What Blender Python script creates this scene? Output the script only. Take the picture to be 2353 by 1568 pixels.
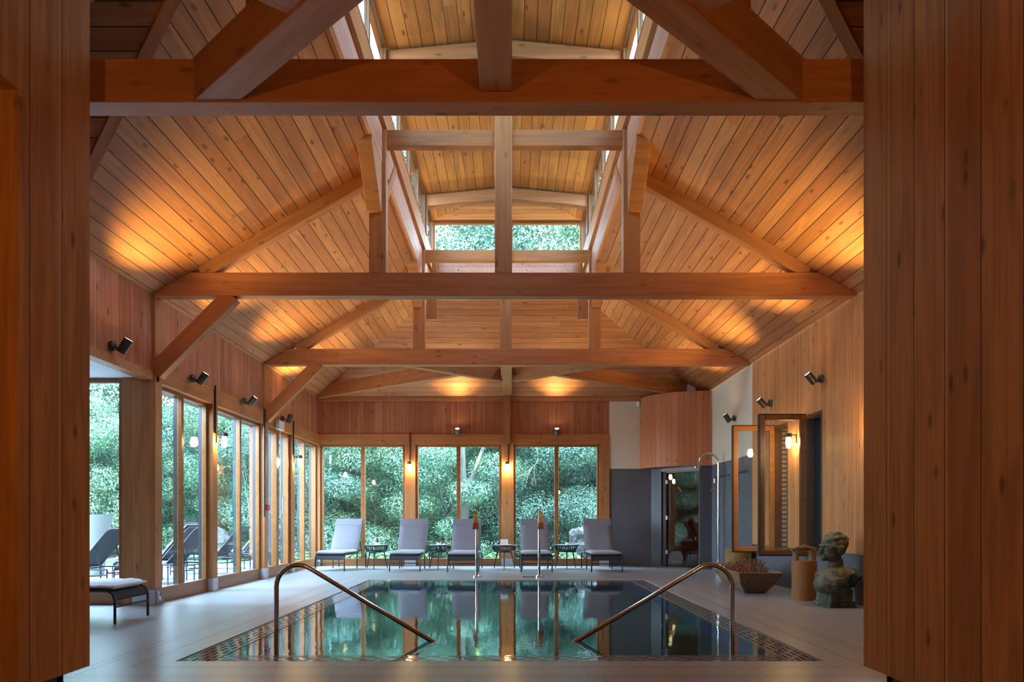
import bpy, bmesh, math, random
import numpy as np
from mathutils import Vector, Matrix, noise
random.seed(7); np.random.seed(7)
SC = bpy.context.scene
COL = SC.collection
for o in list(bpy.data.objects): bpy.data.objects.remove(o)

# ------------------------------------------------------------------ camera, world, exposure
cam = bpy.data.cameras.new('camera'); camo = bpy.data.objects.new('camera', cam); COL.objects.link(camo)
camo.location = (0, 0, 1.05); camo.rotation_euler = (math.radians(90), 0, 0)
cam.sensor_width = 36; cam.lens = 24; cam.shift_x = 0.0; cam.shift_y = 411/2353; cam.clip_start = 0.05; cam.clip_end = 300
SC.camera = camo
SC.view_settings.view_transform = 'Standard'; SC.view_settings.look = 'None'
SC.view_settings.exposure = 1.33; SC.view_settings.gamma = 1.0; SC.view_settings.use_curve_mapping = False
SKY = 21.0
W = bpy.data.worlds.new('overcast_sky'); SC.world = W; W.use_nodes = True
wn = W.node_tree; wn.nodes.clear()
tc = wn.nodes.new('ShaderNodeTexCoord'); sx = wn.nodes.new('ShaderNodeSeparateXYZ'); rp = wn.nodes.new('ShaderNodeValToRGB')
bgn = wn.nodes.new('ShaderNodeBackground'); wo = wn.nodes.new('ShaderNodeOutputWorld')
rp.color_ramp.elements[0].position = 0.0; rp.color_ramp.elements[0].color = (.58, .80, 1.0, 1)
rp.color_ramp.elements[1].position = 0.8; rp.color_ramp.elements[1].color = (.46, .73, 1.0, 1)
wn.links.new(tc.outputs['Generated'], sx.inputs[0]); wn.links.new(sx.outputs['Z'], rp.inputs[0])
wn.links.new(rp.outputs[0], bgn.inputs['Color']); bgn.inputs['Strength'].default_value = SKY
wn.links.new(bgn.outputs[0], wo.inputs['Surface'])
SC.cycles.max_bounces = 9; SC.cycles.diffuse_bounces = 5; SC.cycles.glossy_bounces = 5
SC.cycles.transmission_bounces = 6; SC.cycles.transparent_max_bounces = 24
SC.cycles.caustics_reflective = False; SC.cycles.caustics_refractive = False
SC.cycles.sample_clamp_indirect = 6.0; SC.cycles.use_denoising = True
SC.cycles.use_adaptive_sampling = True; SC.cycles.adaptive_threshold = .02

def portal(name, loc, rot, sx_, sy_):
    l = bpy.data.lights.new(name, 'AREA'); l.shape = 'RECTANGLE'; l.size = sx_; l.size_y = sy_
    l.cycles.is_portal = True
    o = bpy.data.objects.new(name, l); COL.objects.link(o); o.location = loc; o.rotation_euler = rot
R90 = math.pi/2
portal('sky_portal', (-1.2, 15.75, 1.5), (-R90, 0, 0), 6.6, 2.7)
portal('sky_portal', (-4.75, 12.0, 1.5), (0, -R90, 0), 2.7, 7.2)
portal('sky_portal', (-6.0, 8.75, 1.5), (-R90, 0, 0), 2.9, 2.7)
portal('sky_portal', (-1.72, 9.0, 6.45), (0, -R90, 0), .8, 8.6)
portal('sky_portal', (1.54, 9.0, 6.45), (0, R90, 0), .8, 8.6)
portal('sky_portal', (-.09, 13.4, 6.4), (-R90, 0, 0), 2.9, .7)

WARM = (1.0, .69, .21); SOFT = (1.0, .74, .50)
def lamp(name, kind, loc, energy, color, radius=.05, aim=None, cone=None, blend=.8, parent=None):
    l = bpy.data.lights.new(name, kind); l.energy = energy; l.color = color; l.shadow_soft_size = radius
    if cone: l.spot_size = math.radians(cone); l.spot_blend = blend
    o = bpy.data.objects.new(name, l); COL.objects.link(o)
    m = Matrix.Translation(Vector(loc))
    if aim is not None: m = m @ (Vector(aim)).to_track_quat('-Z', 'Y').to_matrix().to_4x4()
    place(o, m, parent)
    return o

# ------------------------------------------------------------------ object helpers
WM = {}
def wmat(o):
    return WM.get(o.name, Matrix.Identity(4)) if o else Matrix.Identity(4)
def place(o, m, parent=None):
    WM[o.name] = m
    if parent is not None:
        o.parent = parent
        loc = wmat(parent).inverted() @ m
    else: loc = m
    l, r, s = loc.decompose(); o.location = l; o.rotation_mode = 'XYZ'; o.rotation_euler = r.to_euler('XYZ')
def props(o, label=None, cat=None, group=None, kind=None):
    if label: o['label'] = label
    if cat: o['category'] = cat
    if group: o['group'] = group
    if kind: o['kind'] = kind
    return o
def thing(name, label=None, cat=None, loc=(0, 0, 0), rz=0, group=None, parent=None, kind=None):
    o = bpy.data.objects.new(name, None); COL.objects.link(o); o.empty_display_size = .1
    place(o, Matrix.Translation(Vector(loc)) @ Matrix.Rotation(rz, 4, 'Z'), parent)
    return props(o, label, cat, group, kind)
class MB:
    def __init__(s): s.v = []; s.f = []
    def add(s, vs, fs):
        n = len(s.v); s.v += [tuple(v) for v in vs]; s.f += [tuple(n+i for i in f) for f in fs]; return s
    def box(s, x0, x1, y0, y1, z0, z1):
        x0, x1 = sorted((x0, x1)); y0, y1 = sorted((y0, y1)); z0, z1 = sorted((z0, z1))
        return s.add([(x0,y0,z0),(x1,y0,z0),(x1,y1,z0),(x0,y1,z0),(x0,y0,z1),(x1,y0,z1),(x1,y1,z1),(x0,y1,z1)],
                     [(0,3,2,1),(4,5,6,7),(0,1,5,4),(1,2,6,5),(2,3,7,6),(3,0,4,7)])
    def mbox(s, m, sx_, sy_, sz):
        c = [(-1,-1,-1),(1,-1,-1),(1,1,-1),(-1,1,-1),(-1,-1,1),(1,-1,1),(1,1,1),(-1,1,1)]
        return s.add([m @ Vector((a*sx_/2, b*sy_/2, d*sz/2)) for a, b, d in c],
                     [(0,3,2,1),(4,5,6,7),(0,1,5,4),(1,2,6,5),(2,3,7,6),(3,0,4,7)])
    def prism(s, poly, axis, a0, a1):
        """poly: 2D points; axis 'Y' -> (x,z), 'X' -> (y,z), 'Z' -> (x,y)"""
        def P(p, a): return {'Y': (p[0], a, p[1]), 'X': (a, p[0], p[1]), 'Z': (p[0], p[1], a)}[axis]
        n = len(poly)
        s.add([P(p, a0) for p in poly] + [P(p, a1) for p in poly],
              [tuple(range(n)), tuple(range(2*n-1, n-1, -1))] + [(i, i+n, (i+1) % n+n, (i+1) % n) for i in range(n)])
        return s
    def slab(s, pts, t):
        """polygon in space thickened upwards by t"""
        n = len(pts)
        s.add([tuple(p) for p in pts] + [(p[0], p[1], p[2]+t) for p in pts],
              [tuple(range(n)), tuple(range(2*n-1, n-1, -1))] + [(i, i+n, (i+1) % n+n, (i+1) % n) for i in range(n)])
        return s
    def tube(s, pts, r, n=10, caps=True, flat=1.0):
        pts = [Vector(p) for p in pts]; rs = r if isinstance(r, (list, tuple)) else [r]*len(pts)
        base = len(s.v); up = None
        for i, p in enumerate(pts):
            d = (pts[min(i+1, len(pts)-1)] - pts[max(i-1, 0)]).normalized()
            if up is None:
                up = Vector((0, 0, 1)) if abs(d.z) < .9 else Vector((1, 0, 0))
            a = d.cross(up).normalized(); b = a.cross(d).normalized(); up = b
            for k in range(n):
                t = 2*math.pi*k/n
                s.v.append(tuple(p + a*math.cos(t)*rs[i] + b*math.sin(t)*rs[i]*flat))
        for i in range(len(pts)-1):
            for k in range(n):
                q = base+i*n; s.f.append((q+k, q+(k+1) % n, q+n+(k+1) % n, q+n+k))
        if caps:
            s.f.append(tuple(base+k for k in range(n-1, -1, -1))); e = base+(len(pts)-1)*n
            s.f.append(tuple(e+k for k in range(n)))
        return s
    def lathe(s, prof, n=24, c=(0, 0, 0), m=None):
        base = len(s.v)
        for r, z in prof:
            for k in range(n):
                t = 2*math.pi*k/n; p = Vector((c[0]+r*math.cos(t), c[1]+r*math.sin(t), c[2]+z))
                s.v.append(tuple(m @ p if m else p))
        for i in range(len(prof)-1):
            for k in range(n):
                q = base+i*n; s.f.append((q+k, q+(k+1) % n, q+n+(k+1) % n, q+n+k))
        s.f.append(tuple(base+k for k in range(n-1, -1, -1))); e = base+(len(prof)-1)*n
        s.f.append(tuple(e+k for k in range(n)))
        return s
    def build(s, name, mat, parent=None, m=None, smooth=False, bevel=0, fix=True):
        """vertices are in the frame m (world frame when m is None and no parent, parent's frame otherwise)"""
        me = bpy.data.meshes.new(name); me.from_pydata([tuple(v) for v in s.v], [], s.f); me.update()
        if fix:
            bm = bmesh.new(); bm.from_mesh(me); bmesh.ops.recalc_face_normals(bm, faces=bm.faces); bm.to_mesh(me); bm.free()
        if mat: me.materials.append(mat)
        if smooth:
            for p in me.polygons: p.use_smooth = True
            try: me.set_sharp_from_angle(angle=math.radians(40))
            except Exception: pass
        o = bpy.data.objects.new(name, me); COL.objects.link(o)
        if m is None: m = wmat(parent)
        place(o, m, parent)
        if bevel:
            b = o.modifiers.new('bevel', 'BEVEL'); b.width = bevel; b.segments = 2; b.limit_method = 'ANGLE'
        return o
def dup(root, m, label=None, group=None):
    def cp(o, parent, mm):
        c = o.copy(); COL.objects.link(c); WM[c.name] = mm
        c.parent = parent
        for ch in o.children:
            cp(ch, c, mm @ (WM[o.name].inverted() @ WM[ch.name]))
        return c
    r = cp(root, None, m); l, q, s_ = m.decompose(); r.location = l; r.rotation_euler = q.to_euler('XYZ')
    if label: r['label'] = label
    if group: r['group'] = group
    return r
def TR(x, y, z, rz=0): return Matrix.Translation(Vector((x, y, z))) @ Matrix.Rotation(rz, 4, 'Z')

# ------------------------------------------------------------------ materials
class NT:
    def __init__(s, name):
        s.m = bpy.data.materials.new(name); s.m.use_nodes = True; s.t = s.m.node_tree; s.t.nodes.clear()
        s.out = s.n('ShaderNodeOutputMaterial')
    def n(s, ty, **k):
        x = s.t.nodes.new(ty)
        for a, b in k.items(): setattr(x, a, b)
        return x
    def l(s, a, b): s.t.links.new(a, b)
    def val(s, x, inp):
        if hasattr(x, 'is_output') or isinstance(x, bpy.types.NodeSocket): s.l(x, inp)
        else: inp.default_value = x
    def math(s, op, a, b=0.0, c=None, clamp=False):
        x = s.n('ShaderNodeMath', operation=op); x.use_clamp = clamp
        s.val(a, x.inputs[0]); s.val(b, x.inputs[1])
        if c is not None: s.val(c, x.inputs[2])
        return x.outputs[0]
    def mix(s, f, a, b, mode='MIX'):
        x = s.n('ShaderNodeMix', data_type='RGBA', blend_type=mode)
        s.val(f, x.inputs[0])
        for q, i in ((a, 6), (b, 7)):
            if isinstance(q, tuple): x.inputs[i].default_value = (*q[:3], 1)
            else: s.l(q, x.inputs[i])
        return x.outputs[2]
    def obj(s):
        t = s.n('ShaderNodeTexCoord'); return t.outputs['Object']
    def sep(s, v):
        x = s.n('ShaderNodeSeparateXYZ'); s.l(v, x.inputs[0]); return x.outputs
    def comb(s, a, b, c):
        x = s.n('ShaderNodeCombineXYZ'); s.val(a, x.inputs[0]); s.val(b, x.inputs[1]); s.val(c, x.inputs[2]); return x.outputs[0]
    def noise(s, v, scale=1, detail=3, rough=.5, dist=0):
        x = s.n('ShaderNodeTexNoise'); s.l(v, x.inputs['Vector']); x.inputs['Scale'].default_value = scale
        x.inputs['Detail'].default_value = detail; x.inputs['Roughness'].default_value = rough
        x.inputs['Distortion'].default_value = dist; return x.outputs['Fac']
    def white(s, v):
        x = s.n('ShaderNodeTexWhiteNoise', noise_dimensions='3D'); s.l(v, x.inputs['Vector']); return x.outputs['Value']
    def ramp(s, f, a, b):
        x = s.n('ShaderNodeMapRange'); x.interpolation_type = 'SMOOTHSTEP'
        s.l(f, x.inputs[0]); x.inputs[1].default_value = a; x.inputs[2].default_value = b; return x.outputs[0]
    def bsdf(s, color, rough=.5, metal=0.0, spec=.5, bump=None, bs=.3, bd=.01, **k):
        p = s.n('ShaderNodeBsdfPrincipled')
        if isinstance(color, tuple): p.inputs['Base Color'].default_value = (*color[:3], 1)
        else: s.l(color, p.inputs['Base Color'])
        s.val(rough, p.inputs['Roughness']); p.inputs['Metallic'].default_value = metal
        p.inputs['Specular IOR Level'].default_value = spec
        for a, b in k.items(): p.inputs[a].default_value = b
        if bump is not None:
            x = s.n('ShaderNodeBump'); x.inputs['Strength'].default_value = bs; x.inputs['Distance'].default_value = bd
            s.l(bump, x.inputs['Height']); s.l(x.outputs[0], p.inputs['Normal'])
        return p.outputs[0]
    def end(s, sh): s.l(sh, s.out.inputs[0]); return s.m
def plain(name, c, rough=.5, metal=0.0, spec=.5, nz=0.0, nscale=20):
    t = NT(name)
    if nz:
        f = t.noise(t.obj(), nscale, 4)
        col = t.mix(f, tuple(x*(1-nz) for x in c), tuple(min(1, x*(1+nz)) for x in c))
        return t.end(t.bsdf(col, rough, metal, spec, bump=f, bs=.15))
    return t.end(t.bsdf(c, rough, metal, spec))
def emit(name, c, st):
    t = NT(name); e = t.n('ShaderNodeEmission'); e.inputs[0].default_value = (*c, 1); e.inputs[1].default_value = st
    return t.end(e.outputs[0])
def wood(name, ca, cb, u='Y', v='X', w=0.0, groove=.006, phase=0.0, blen=4.6, knots=1.0, rough=.5, edge=0.0, gdark=(.012,.006,.003), spec=.3):
    """boards of width w across axis u, grain along axis v; w=0: one solid timber"""
    t = NT(name); s3 = t.sep(t.obj()); ax = {'X': 0, 'Y': 1, 'Z': 2}
    U = s3[ax[u]]; V = s3[ax[v]]; third = s3[3-ax[u]-ax[v]]
    info = t.n('ShaderNodeObjectInfo').outputs['Random']
    if w:
        q = t.math('ADD', t.math('DIVIDE', U, w), phase); cell = t.math('FLOOR', q); fr = t.math('SUBTRACT', q, cell)
        r1 = t.white(t.comb(cell, 3.1, 7.7))
        vv = t.math('ADD', t.math('DIVIDE', V, blen), t.math('MULTIPLY', r1, 9.0)); vc = t.math('FLOOR', vv); vf = t.math('SUBTRACT', vv, vc)
        rnd = t.white(t.comb(cell, vc, 1.7)); rnd2 = t.white(t.comb(cell, vc, 9.3))
        seed = t.math('MULTIPLY', rnd, 37.0)
    else:
        q = t.math('MULTIPLY', U, 5.0); rnd = info; rnd2 = t.math('FRACT', t.math('MULTIPLY', info, 7.3)); seed = t.math('MULTIPLY', info, 37.0)
    gv = t.comb(t.math('ADD', t.math('MULTIPLY', U, 42.0), seed), t.math('MULTIPLY', V, 1.1), t.math('ADD', t.math('MULTIPLY', third, 42.0), seed))
    g1 = t.noise(gv, 1.0, 5, .6, .6)
    gv2 = t.comb(t.math('ADD', t.math('MULTIPLY', U, 9.0), seed), t.math('MULTIPLY', V, .8), t.math('ADD', t.math('MULTIPLY', third, 9.0), seed))
    g2 = t.noise(gv2, 1.0, 3, .5, 1.2)
    col = t.mix(rnd, ca, cb)
    dk = tuple(x*.62 for x in ca); lt = (min(1, cb[0]*1.22), min(1, cb[1]*1.38), min(1, cb[2]*1.5))
    col = t.mix(t.math('MULTIPLY', t.ramp(g2, .38, .68), .5), col, dk)
    col = t.mix(t.math('MULTIPLY', t.ramp(g1, .42, .72), .45), col, dk)
    col = t.mix(t.math('MULTIPLY', t.ramp(rnd2, .80, .98), .35), col, lt)
    # knots
    kv = t.comb(t.math('ADD', t.math('MULTIPLY', U, 9.0), seed), t.math('MULTIPLY', V, 3.6), t.math('ADD', t.math('MULTIPLY', third, 9.0), seed))
    vo = t.n('ShaderNodeTexVoronoi'); t.l(kv, vo.inputs['Vector']); vo.inputs['Scale'].default_value = .8
    kn = t.ramp(vo.outputs['Distance'], .21, .05)
    ksel = t.ramp(t.sep(vo.outputs['Color'])[0], .22, .34)
    kf = t.math('MULTIPLY', t.math('MULTIPLY', kn, ksel), .72*knots)
    col = t.mix(kf, col, tuple(x*.22 for x in ca))
    bump = t.math('MULTIPLY', g1, .12)
    if w:
        gw = groove/w
        gm = t.math('LESS_THAN', fr, gw)
        em = t.math('MULTIPLY', t.math('LESS_THAN', vf, .003/blen), .55)
        if edge:
            ew = t.ramp(t.white(t.comb(cell, vc, 4.4)), .55, .6)
            ed = t.math('MULTIPLY', t.math('MULTIPLY', t.ramp(fr, 1-edge, 1-edge*.3), ew), .65)
            col = t.mix(ed, col, lt)
        gg = t.math('MAXIMUM', gm, em)
        col = t.mix(gg, col, gdark)
        bump = t.math('SUBTRACT', bump, t.math('MULTIPLY', gg, 1.0))
    return t.end(t.bsdf(col, rough, 0, spec, bump=bump, bs=.35, bd=.006))

M = {}
CA, CB = (.47, .185, .072), (.62, .275, .110)     # ceiling boards
M['ceil'] = wood('ceiling_boards_along', CA, CB, 'X', 'Y', .135, .0075, .35, gdark=(.03,.012,.006))
M['ceil_x'] = wood('ceiling_boards_across', CA, CB, 'Y', 'X', .109, .005, .2, gdark=(.04,.016,.008))
M['ceil_g'] = wood('gable_boards_across', (.42,.175,.07), (.56,.27,.11), 'Y', 'X', .135, .007, .6, gdark=(.03,.012,.006))
M['lant'] = wood('lantern_boards_along', (.47,.19,.050), (.60,.27,.075), 'X', 'Y', .155, .0075, .1, gdark=(.03,.012,.006))
M['lant_x'] = wood('lantern_boards_across', (.52,.24,.09), (.62,.31,.13), 'Y', 'X', .12, .006, .1, gdark=(.04,.016,.008))
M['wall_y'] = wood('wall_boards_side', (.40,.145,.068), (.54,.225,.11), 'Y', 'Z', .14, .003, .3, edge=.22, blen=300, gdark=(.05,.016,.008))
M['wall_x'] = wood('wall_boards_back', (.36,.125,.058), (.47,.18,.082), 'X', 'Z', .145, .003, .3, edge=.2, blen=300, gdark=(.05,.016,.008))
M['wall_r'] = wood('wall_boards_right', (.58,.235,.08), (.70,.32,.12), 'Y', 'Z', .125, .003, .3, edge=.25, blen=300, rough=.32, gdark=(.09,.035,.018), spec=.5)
M['portal'] = wood('entrance_boards', (.38,.135,.032), (.48,.195,.052), 'Y', 'Z', .27, .006, .07, edge=.12, gdark=(.03,.010,.005), spec=.12, rough=.7, blen=300)
M['lboard'] = wood('lantern_wall_boards', (.52,.27,.18), (.62,.34,.24), 'Z', 'Y', .13, .004, .3, gdark=(.06,.025,.014))
M['drumw'] = wood('drum_boards', (.42,.145,.062), (.53,.20,.088), 'X', 'Z', .14, .003, 0, gdark=(.05,.016,.008))
M['beam'] = wood('beam_timber', (.43,.175,.062), (.50,.215,.080), 'Y', 'X', 0, knots=.8)
M['beamd'] = wood('beam_timber_red', (.47,.175,.062), (.52,.20,.075), 'Y', 'X', 0, knots=.8)
M['frame'] = wood('window_frame_timber', (.27,.10,.026), (.31,.12,.032), 'Y', 'X', 0, knots=.2, rough=.35, spec=.5)
M['framed'] = wood('dark_frame_timber', (.16,.065,.018), (.18,.075,.022), 'Y', 'X', 0, knots=.1, rough=.3, spec=.5)
M['frame_lit'] = wood('orange_lit_frame_timber', (.50,.17,.035), (.52,.18,.04), 'Y', 'X', 0, knots=.1, rough=.35, spec=.5)  # orange light on the far casement is put into its timber colour
M['black'] = plain('black_metal', (.018,.018,.02), .4, .3)
M['frame_metal'] = plain('anthracite_metal', (.014,.016,.022), .45, .2)
M['grey_metal'] = plain('bronze_grey_metal', (.085,.075,.078), .42, .6)
M['doorframe'] = plain('dark_door_jamb', (.022,.018,.017), .6)
M['chrome'] = plain('polished_steel', (.72,.68,.64), .09, 1.0)
M['rail'] = plain('brushed_steel', (.55,.50,.46), .16, 1.0)
M['white'] = plain('white_plastic', (.75,.75,.76), .4)
M['plaster'] = plain('cream_plaster', (.66,.60,.48), .9, nz=.03, nscale=3)
M['wingceil'] = plain('white_plaster', (.85,.85,.84), .9)
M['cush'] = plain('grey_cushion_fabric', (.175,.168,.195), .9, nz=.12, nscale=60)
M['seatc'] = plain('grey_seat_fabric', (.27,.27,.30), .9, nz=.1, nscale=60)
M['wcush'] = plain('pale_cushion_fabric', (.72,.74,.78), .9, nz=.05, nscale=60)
M['sling'] = plain('dark_woven_sling', (.013,.015,.021), .75, nz=.4, nscale=160)
M['tabletop'] = plain('pale_tabletop', (.62,.62,.64), .2)
M['pot'] = plain('white_ceramic', (.8,.8,.8), .25)
M['plant'] = plain('dried_plant', (.16,.10,.07), .9, nz=.4)
M['shoe'] = plain('galvanised_shoe', (.50,.49,.50), .5, .3, nz=.1, nscale=12)
M['shoed'] = plain('grey_shoe_plate', (.16,.14,.16), .45, .4)
M['red'] = plain('red_plastic', (.55,.03,.03), .4)
M['bark'] = plain('pale_bark', (.05,.05,.04), .95, nz=.5, nscale=6)
M['twig'] = plain('pale_twig', (.11,.10,.06), .9)
M['stem'] = plain('dark_stem', (.07,.08,.05), .95)
M['bulb'] = emit('lit_bulb', (1.0, .72, .36), 60)
M['spotlens'] = emit('lit_spot_lens', (1.0, .82, .58), 30)
M['outpost'] = wood('weathered_post_timber', (.13,.055,.025), (.16,.07,.034), 'Y', 'X', 0, knots=.8)
M['ocush'] = plain('outdoor_cushion', (.13,.135,.15), .9)
M['clad'] = plain('grey_outer_cladding', (.03,.035,.045), .5)
M['trough'] = wood('weathered_trough_wood', (.22,.13,.07), (.30,.19,.11), 'X', 'Y', 0, knots=.5, rough=.8)
M['log'] = wood('oiled_log', (.25,.10,.032), (.29,.12,.04), 'X', 'Z', 0, knots=1, rough=.6)
M['basket'] = plain('coiled_straw', (.22,.135,.045), .9, nz=.4, nscale=40)
M['dried'] = plain('dried_flowers', (.22,.09,.045), .95, nz=.4)
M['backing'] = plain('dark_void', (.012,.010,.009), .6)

def m_glass(name, tint=(1, 1, 1), ior=1.5, k=1.0):
    t = NT(name); f0 = ((ior-1)/(ior+1))**2; lw = t.n('ShaderNodeLayerWeight')
    fr = t.math('ADD', t.math('MULTIPLY', t.math('POWER', lw.outputs['Facing'], 5.0), 1-f0), f0)
    a = t.n('ShaderNodeBsdfTransparent'); a.inputs[0].default_value = (*tint, 1)
    g = t.n('ShaderNodeBsdfGlossy'); g.inputs['Roughness'].default_value = .003
    mx = t.n('ShaderNodeMixShader'); t.l(t.math('MULTIPLY', fr, k, clamp=True), mx.inputs[0])
    t.l(a.outputs[0], mx.inputs[1]); t.l(g.outputs[0], mx.inputs[2]); return t.end(mx.outputs[0])
M['glass'] = m_glass('clear_glass', (.97, .99, .985))
M['lglass'] = m_glass('tinted_lantern_glass', (.58, .62, .66))
M['dglass'] = m_glass('smoked_door_glass', (.55, .44, .30), 1.65)
M['bulbglass'] = m_glass('lamp_glass', (1, .97, .9))

def m_floor():
    t = NT('stone_floor'); p = t.obj(); s3 = t.sep(p); X, Y = s3[0], s3[1]
    cx, cy, hx, hy = -.09, 8.505, 2.41, 3.435
    dx = t.math('SUBTRACT', t.math('ABSOLUTE', t.math('SUBTRACT', X, cx)), hx)
    dy = t.math('SUBTRACT', t.math('ABSOLUTE', t.math('SUBTRACT', Y, cy)), hy)
    d = t.math('MAXIMUM', dx, dy); msk = None
    for r in (.215, .455, .525):
        a = t.math('LESS_THAN', t.math('ABSOLUTE', t.math('SUBTRACT', d, r)), .0065)
        msk = a if msk is None else t.math('MAXIMUM', msk, a)
    def joint(c, w, ph, hw):
        q = t.math('FRACT', t.math('ADD', t.math('DIVIDE', c, w), ph)); return t.math('LESS_THAN', q, hw/w)
    far = t.math('GREATER_THAN', d, .53)
    j = t.math('MAXIMUM', joint(X, .90, .32, .007), joint(Y, .60, .15, .008))
    j2 = t.math('MULTIPLY', joint(X, .60, .15, .004), t.math('GREATER_THAN', dy, 0.0))
    j3 = t.math('MULTIPLY', joint(Y, .60, .15, .004), t.math('GREATER_THAN', dx, 0.0))
    jj = t.math('MAXIMUM', t.math('MULTIPLY', j, far), t.math('MULTIPLY', t.math('MAXIMUM', j2, j3), t.math('SUBTRACT', 1.0, far)))
    cell = t.white(t.comb(t.math('FLOOR', t.math('ADD', t.math('DIVIDE', X, .90), .32)), t.math('FLOOR', t.math('ADD', t.math('DIVIDE', Y, .60), .15)), 0.0))
    n1 = t.noise(t.comb(t.math('MULTIPLY', X, 1.0), t.math('MULTIPLY', Y, 2.2), 0.0), 3.0, 6, .6)
    col = t.mix(n1, (.225,.23,.25), (.35,.357,.38)); col = t.mix(t.math('MULTIPLY', cell, .25), col, (.24,.23,.225))
    col = t.mix(t.math('MULTIPLY', jj, .8), col, (.09,.08,.075)); col = t.mix(t.math('MULTIPLY', msk, .9), col, (.05,.04,.045))
    ro = t.math('ADD', t.math('MULTIPLY', n1, .15), .24)
    return t.end(t.bsdf(col, ro, 0, .5, bump=t.math('SUBTRACT', t.math('MULTIPLY', n1, .3), t.math('MAXIMUM', msk, jj)), bs=.2, bd=.004))
M['floor'] = m_floor()
def m_tile(name, u, w, h, c, ph=0.0):
    t = NT(name); s3 = t.sep(t.obj()); U = s3['XYZ'.index(u)]; Z = s3[2]
    def joint(q_, w_, p_): return t.math('LESS_THAN', t.math('FRACT', t.math('ADD', t.math('DIVIDE', q_, w_), p_)), .004/w_)
    j = t.math('MAXIMUM', joint(U, w, ph), joint(Z, h, .0))
    cell = t.white(t.comb(t.math('FLOOR', t.math('ADD', t.math('DIVIDE', U, w), ph)), t.math('FLOOR', t.math('DIVIDE', Z, h)), 0.5))
    n1 = t.noise(t.obj(), 4.0, 5)
    col = t.mix(n1, tuple(x*.85 for x in c), tuple(x*1.15 for x in c)); col = t.mix(t.math('MULTIPLY', cell, .2), col, tuple(x*.7 for x in c))
    col = t.mix(t.math('MULTIPLY', j, .5), col, tuple(x*.5 for x in c))
    return t.end(t.bsdf(col, .42, 0, .35, bump=j, bs=-.1, bd=.002))
M['tile_x'] = m_tile('slate_tiles_back', 'X', .90, .73, (.105,.108,.125), .4)
M['tile_y'] = m_tile('slate_tiles_side', 'Y', .90, .73, (.12,.128,.150), .4)
M['tile_dark'] = m_tile('slate_tiles_corner', 'X', .90, .73, (.055,.056,.066), .4)
M['pooltile'] = plain('pool_tile', (.045, .19, .42), .4, nz=.12, nscale=3)
def m_grate():
    t = NT('overflow_grate'); s3 = t.sep(t.obj()); U, V = s3[0], s3[1]     # local X along the strip
    row = t.math('FLOOR', t.math('DIVIDE', V, .055)); vf = t.math('FRACT', t.math('DIVIDE', V, .055))
    q = t.math('ADD', t.math('DIVIDE', U, .17), t.math('MULTIPLY', row, .37)); uf = t.math('FRACT', q)
    slot = t.math('MULTIPLY', t.math('LESS_THAN', uf, .66), t.math('LESS_THAN', t.math('ABSOLUTE', t.math('SUBTRACT', vf, .5)), .13))
    inner = t.math('LESS_THAN', t.math('ABSOLUTE', V), .12)
    slot = t.math('MULTIPLY', slot, inner)
    col = t.mix(slot, (.24,.23,.22), (.006,.005,.006))
    lw = t.n('ShaderNodeLayerWeight'); fr = t.math('ADD', t.math('MULTIPLY', t.math('POWER', lw.outputs['Facing'], 5.0), .98), .03)
    fr = t.math('MULTIPLY', fr, t.math('SUBTRACT', 1.0, t.math('MULTIPLY', slot, .85)), clamp=True)
    wv = t.noise(t.comb(U, V, 0.0), 16.0, 2); bp = t.n('ShaderNodeBump'); bp.inputs['Strength'].default_value = .25; bp.inputs['Distance'].default_value = .01
    t.l(t.math('ADD', t.math('MULTIPLY', wv, .5), t.math('MULTIPLY', slot, -.4)), bp.inputs['Height'])
    d = t.n('ShaderNodeBsdfDiffuse'); t.l(col, d.inputs[0]); g = t.n('ShaderNodeBsdfGlossy'); g.inputs['Roughness'].default_value = .03; t.l(bp.outputs[0], g.inputs['Normal'])
    mx = t.n('ShaderNodeMixShader'); t.l(fr, mx.inputs[0]); t.l(d.outputs[0], mx.inputs[1]); t.l(g.outputs[0], mx.inputs[2])
    return t.end(mx.outputs[0])
M['grate'] = m_grate()
def m_water():
    t = NT('pool_water'); p = t.sep(t.obj())
    n1 = t.noise(t.comb(p[0], t.math('MULTIPLY', p[1], .8), 0.0), 5.0, 3, .55, .3)
    n2 = t.noise(t.comb(p[0], p[1], 2.0), 17.0, 2)
    hgt = t.math('ADD', n1, t.math('MULTIPLY', n2, .18))
    bp = t.n('ShaderNodeBump'); bp.inputs['Strength'].default_value = .10; bp.inputs['Distance'].default_value = .012; t.l(hgt, bp.inputs['Height'])
    lw = t.n('ShaderNodeLayerWeight'); t.l(bp.outputs[0], lw.inputs['Normal'])
    fr = t.math('ADD', t.math('MULTIPLY', t.math('POWER', lw.outputs['Facing'], 5.0), .98), .02)
    g = t.n('ShaderNodeBsdfGlossy'); g.inputs['Roughness'].default_value = .02; t.l(bp.outputs[0], g.inputs['Normal'])
    r = t.n('ShaderNodeBsdfTransparent'); r.inputs[0].default_value = (.62,.86,.95,1)
    mx = t.n('ShaderNodeMixShader'); t.l(t.math('MULTIPLY', fr, 1.1, clamp=True), mx.inputs[0]); t.l(r.outputs[0], mx.inputs[1]); t.l(g.outputs[0], mx.inputs[2])
    return t.end(mx.outputs[0])
M['water'] = m_water()
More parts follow.
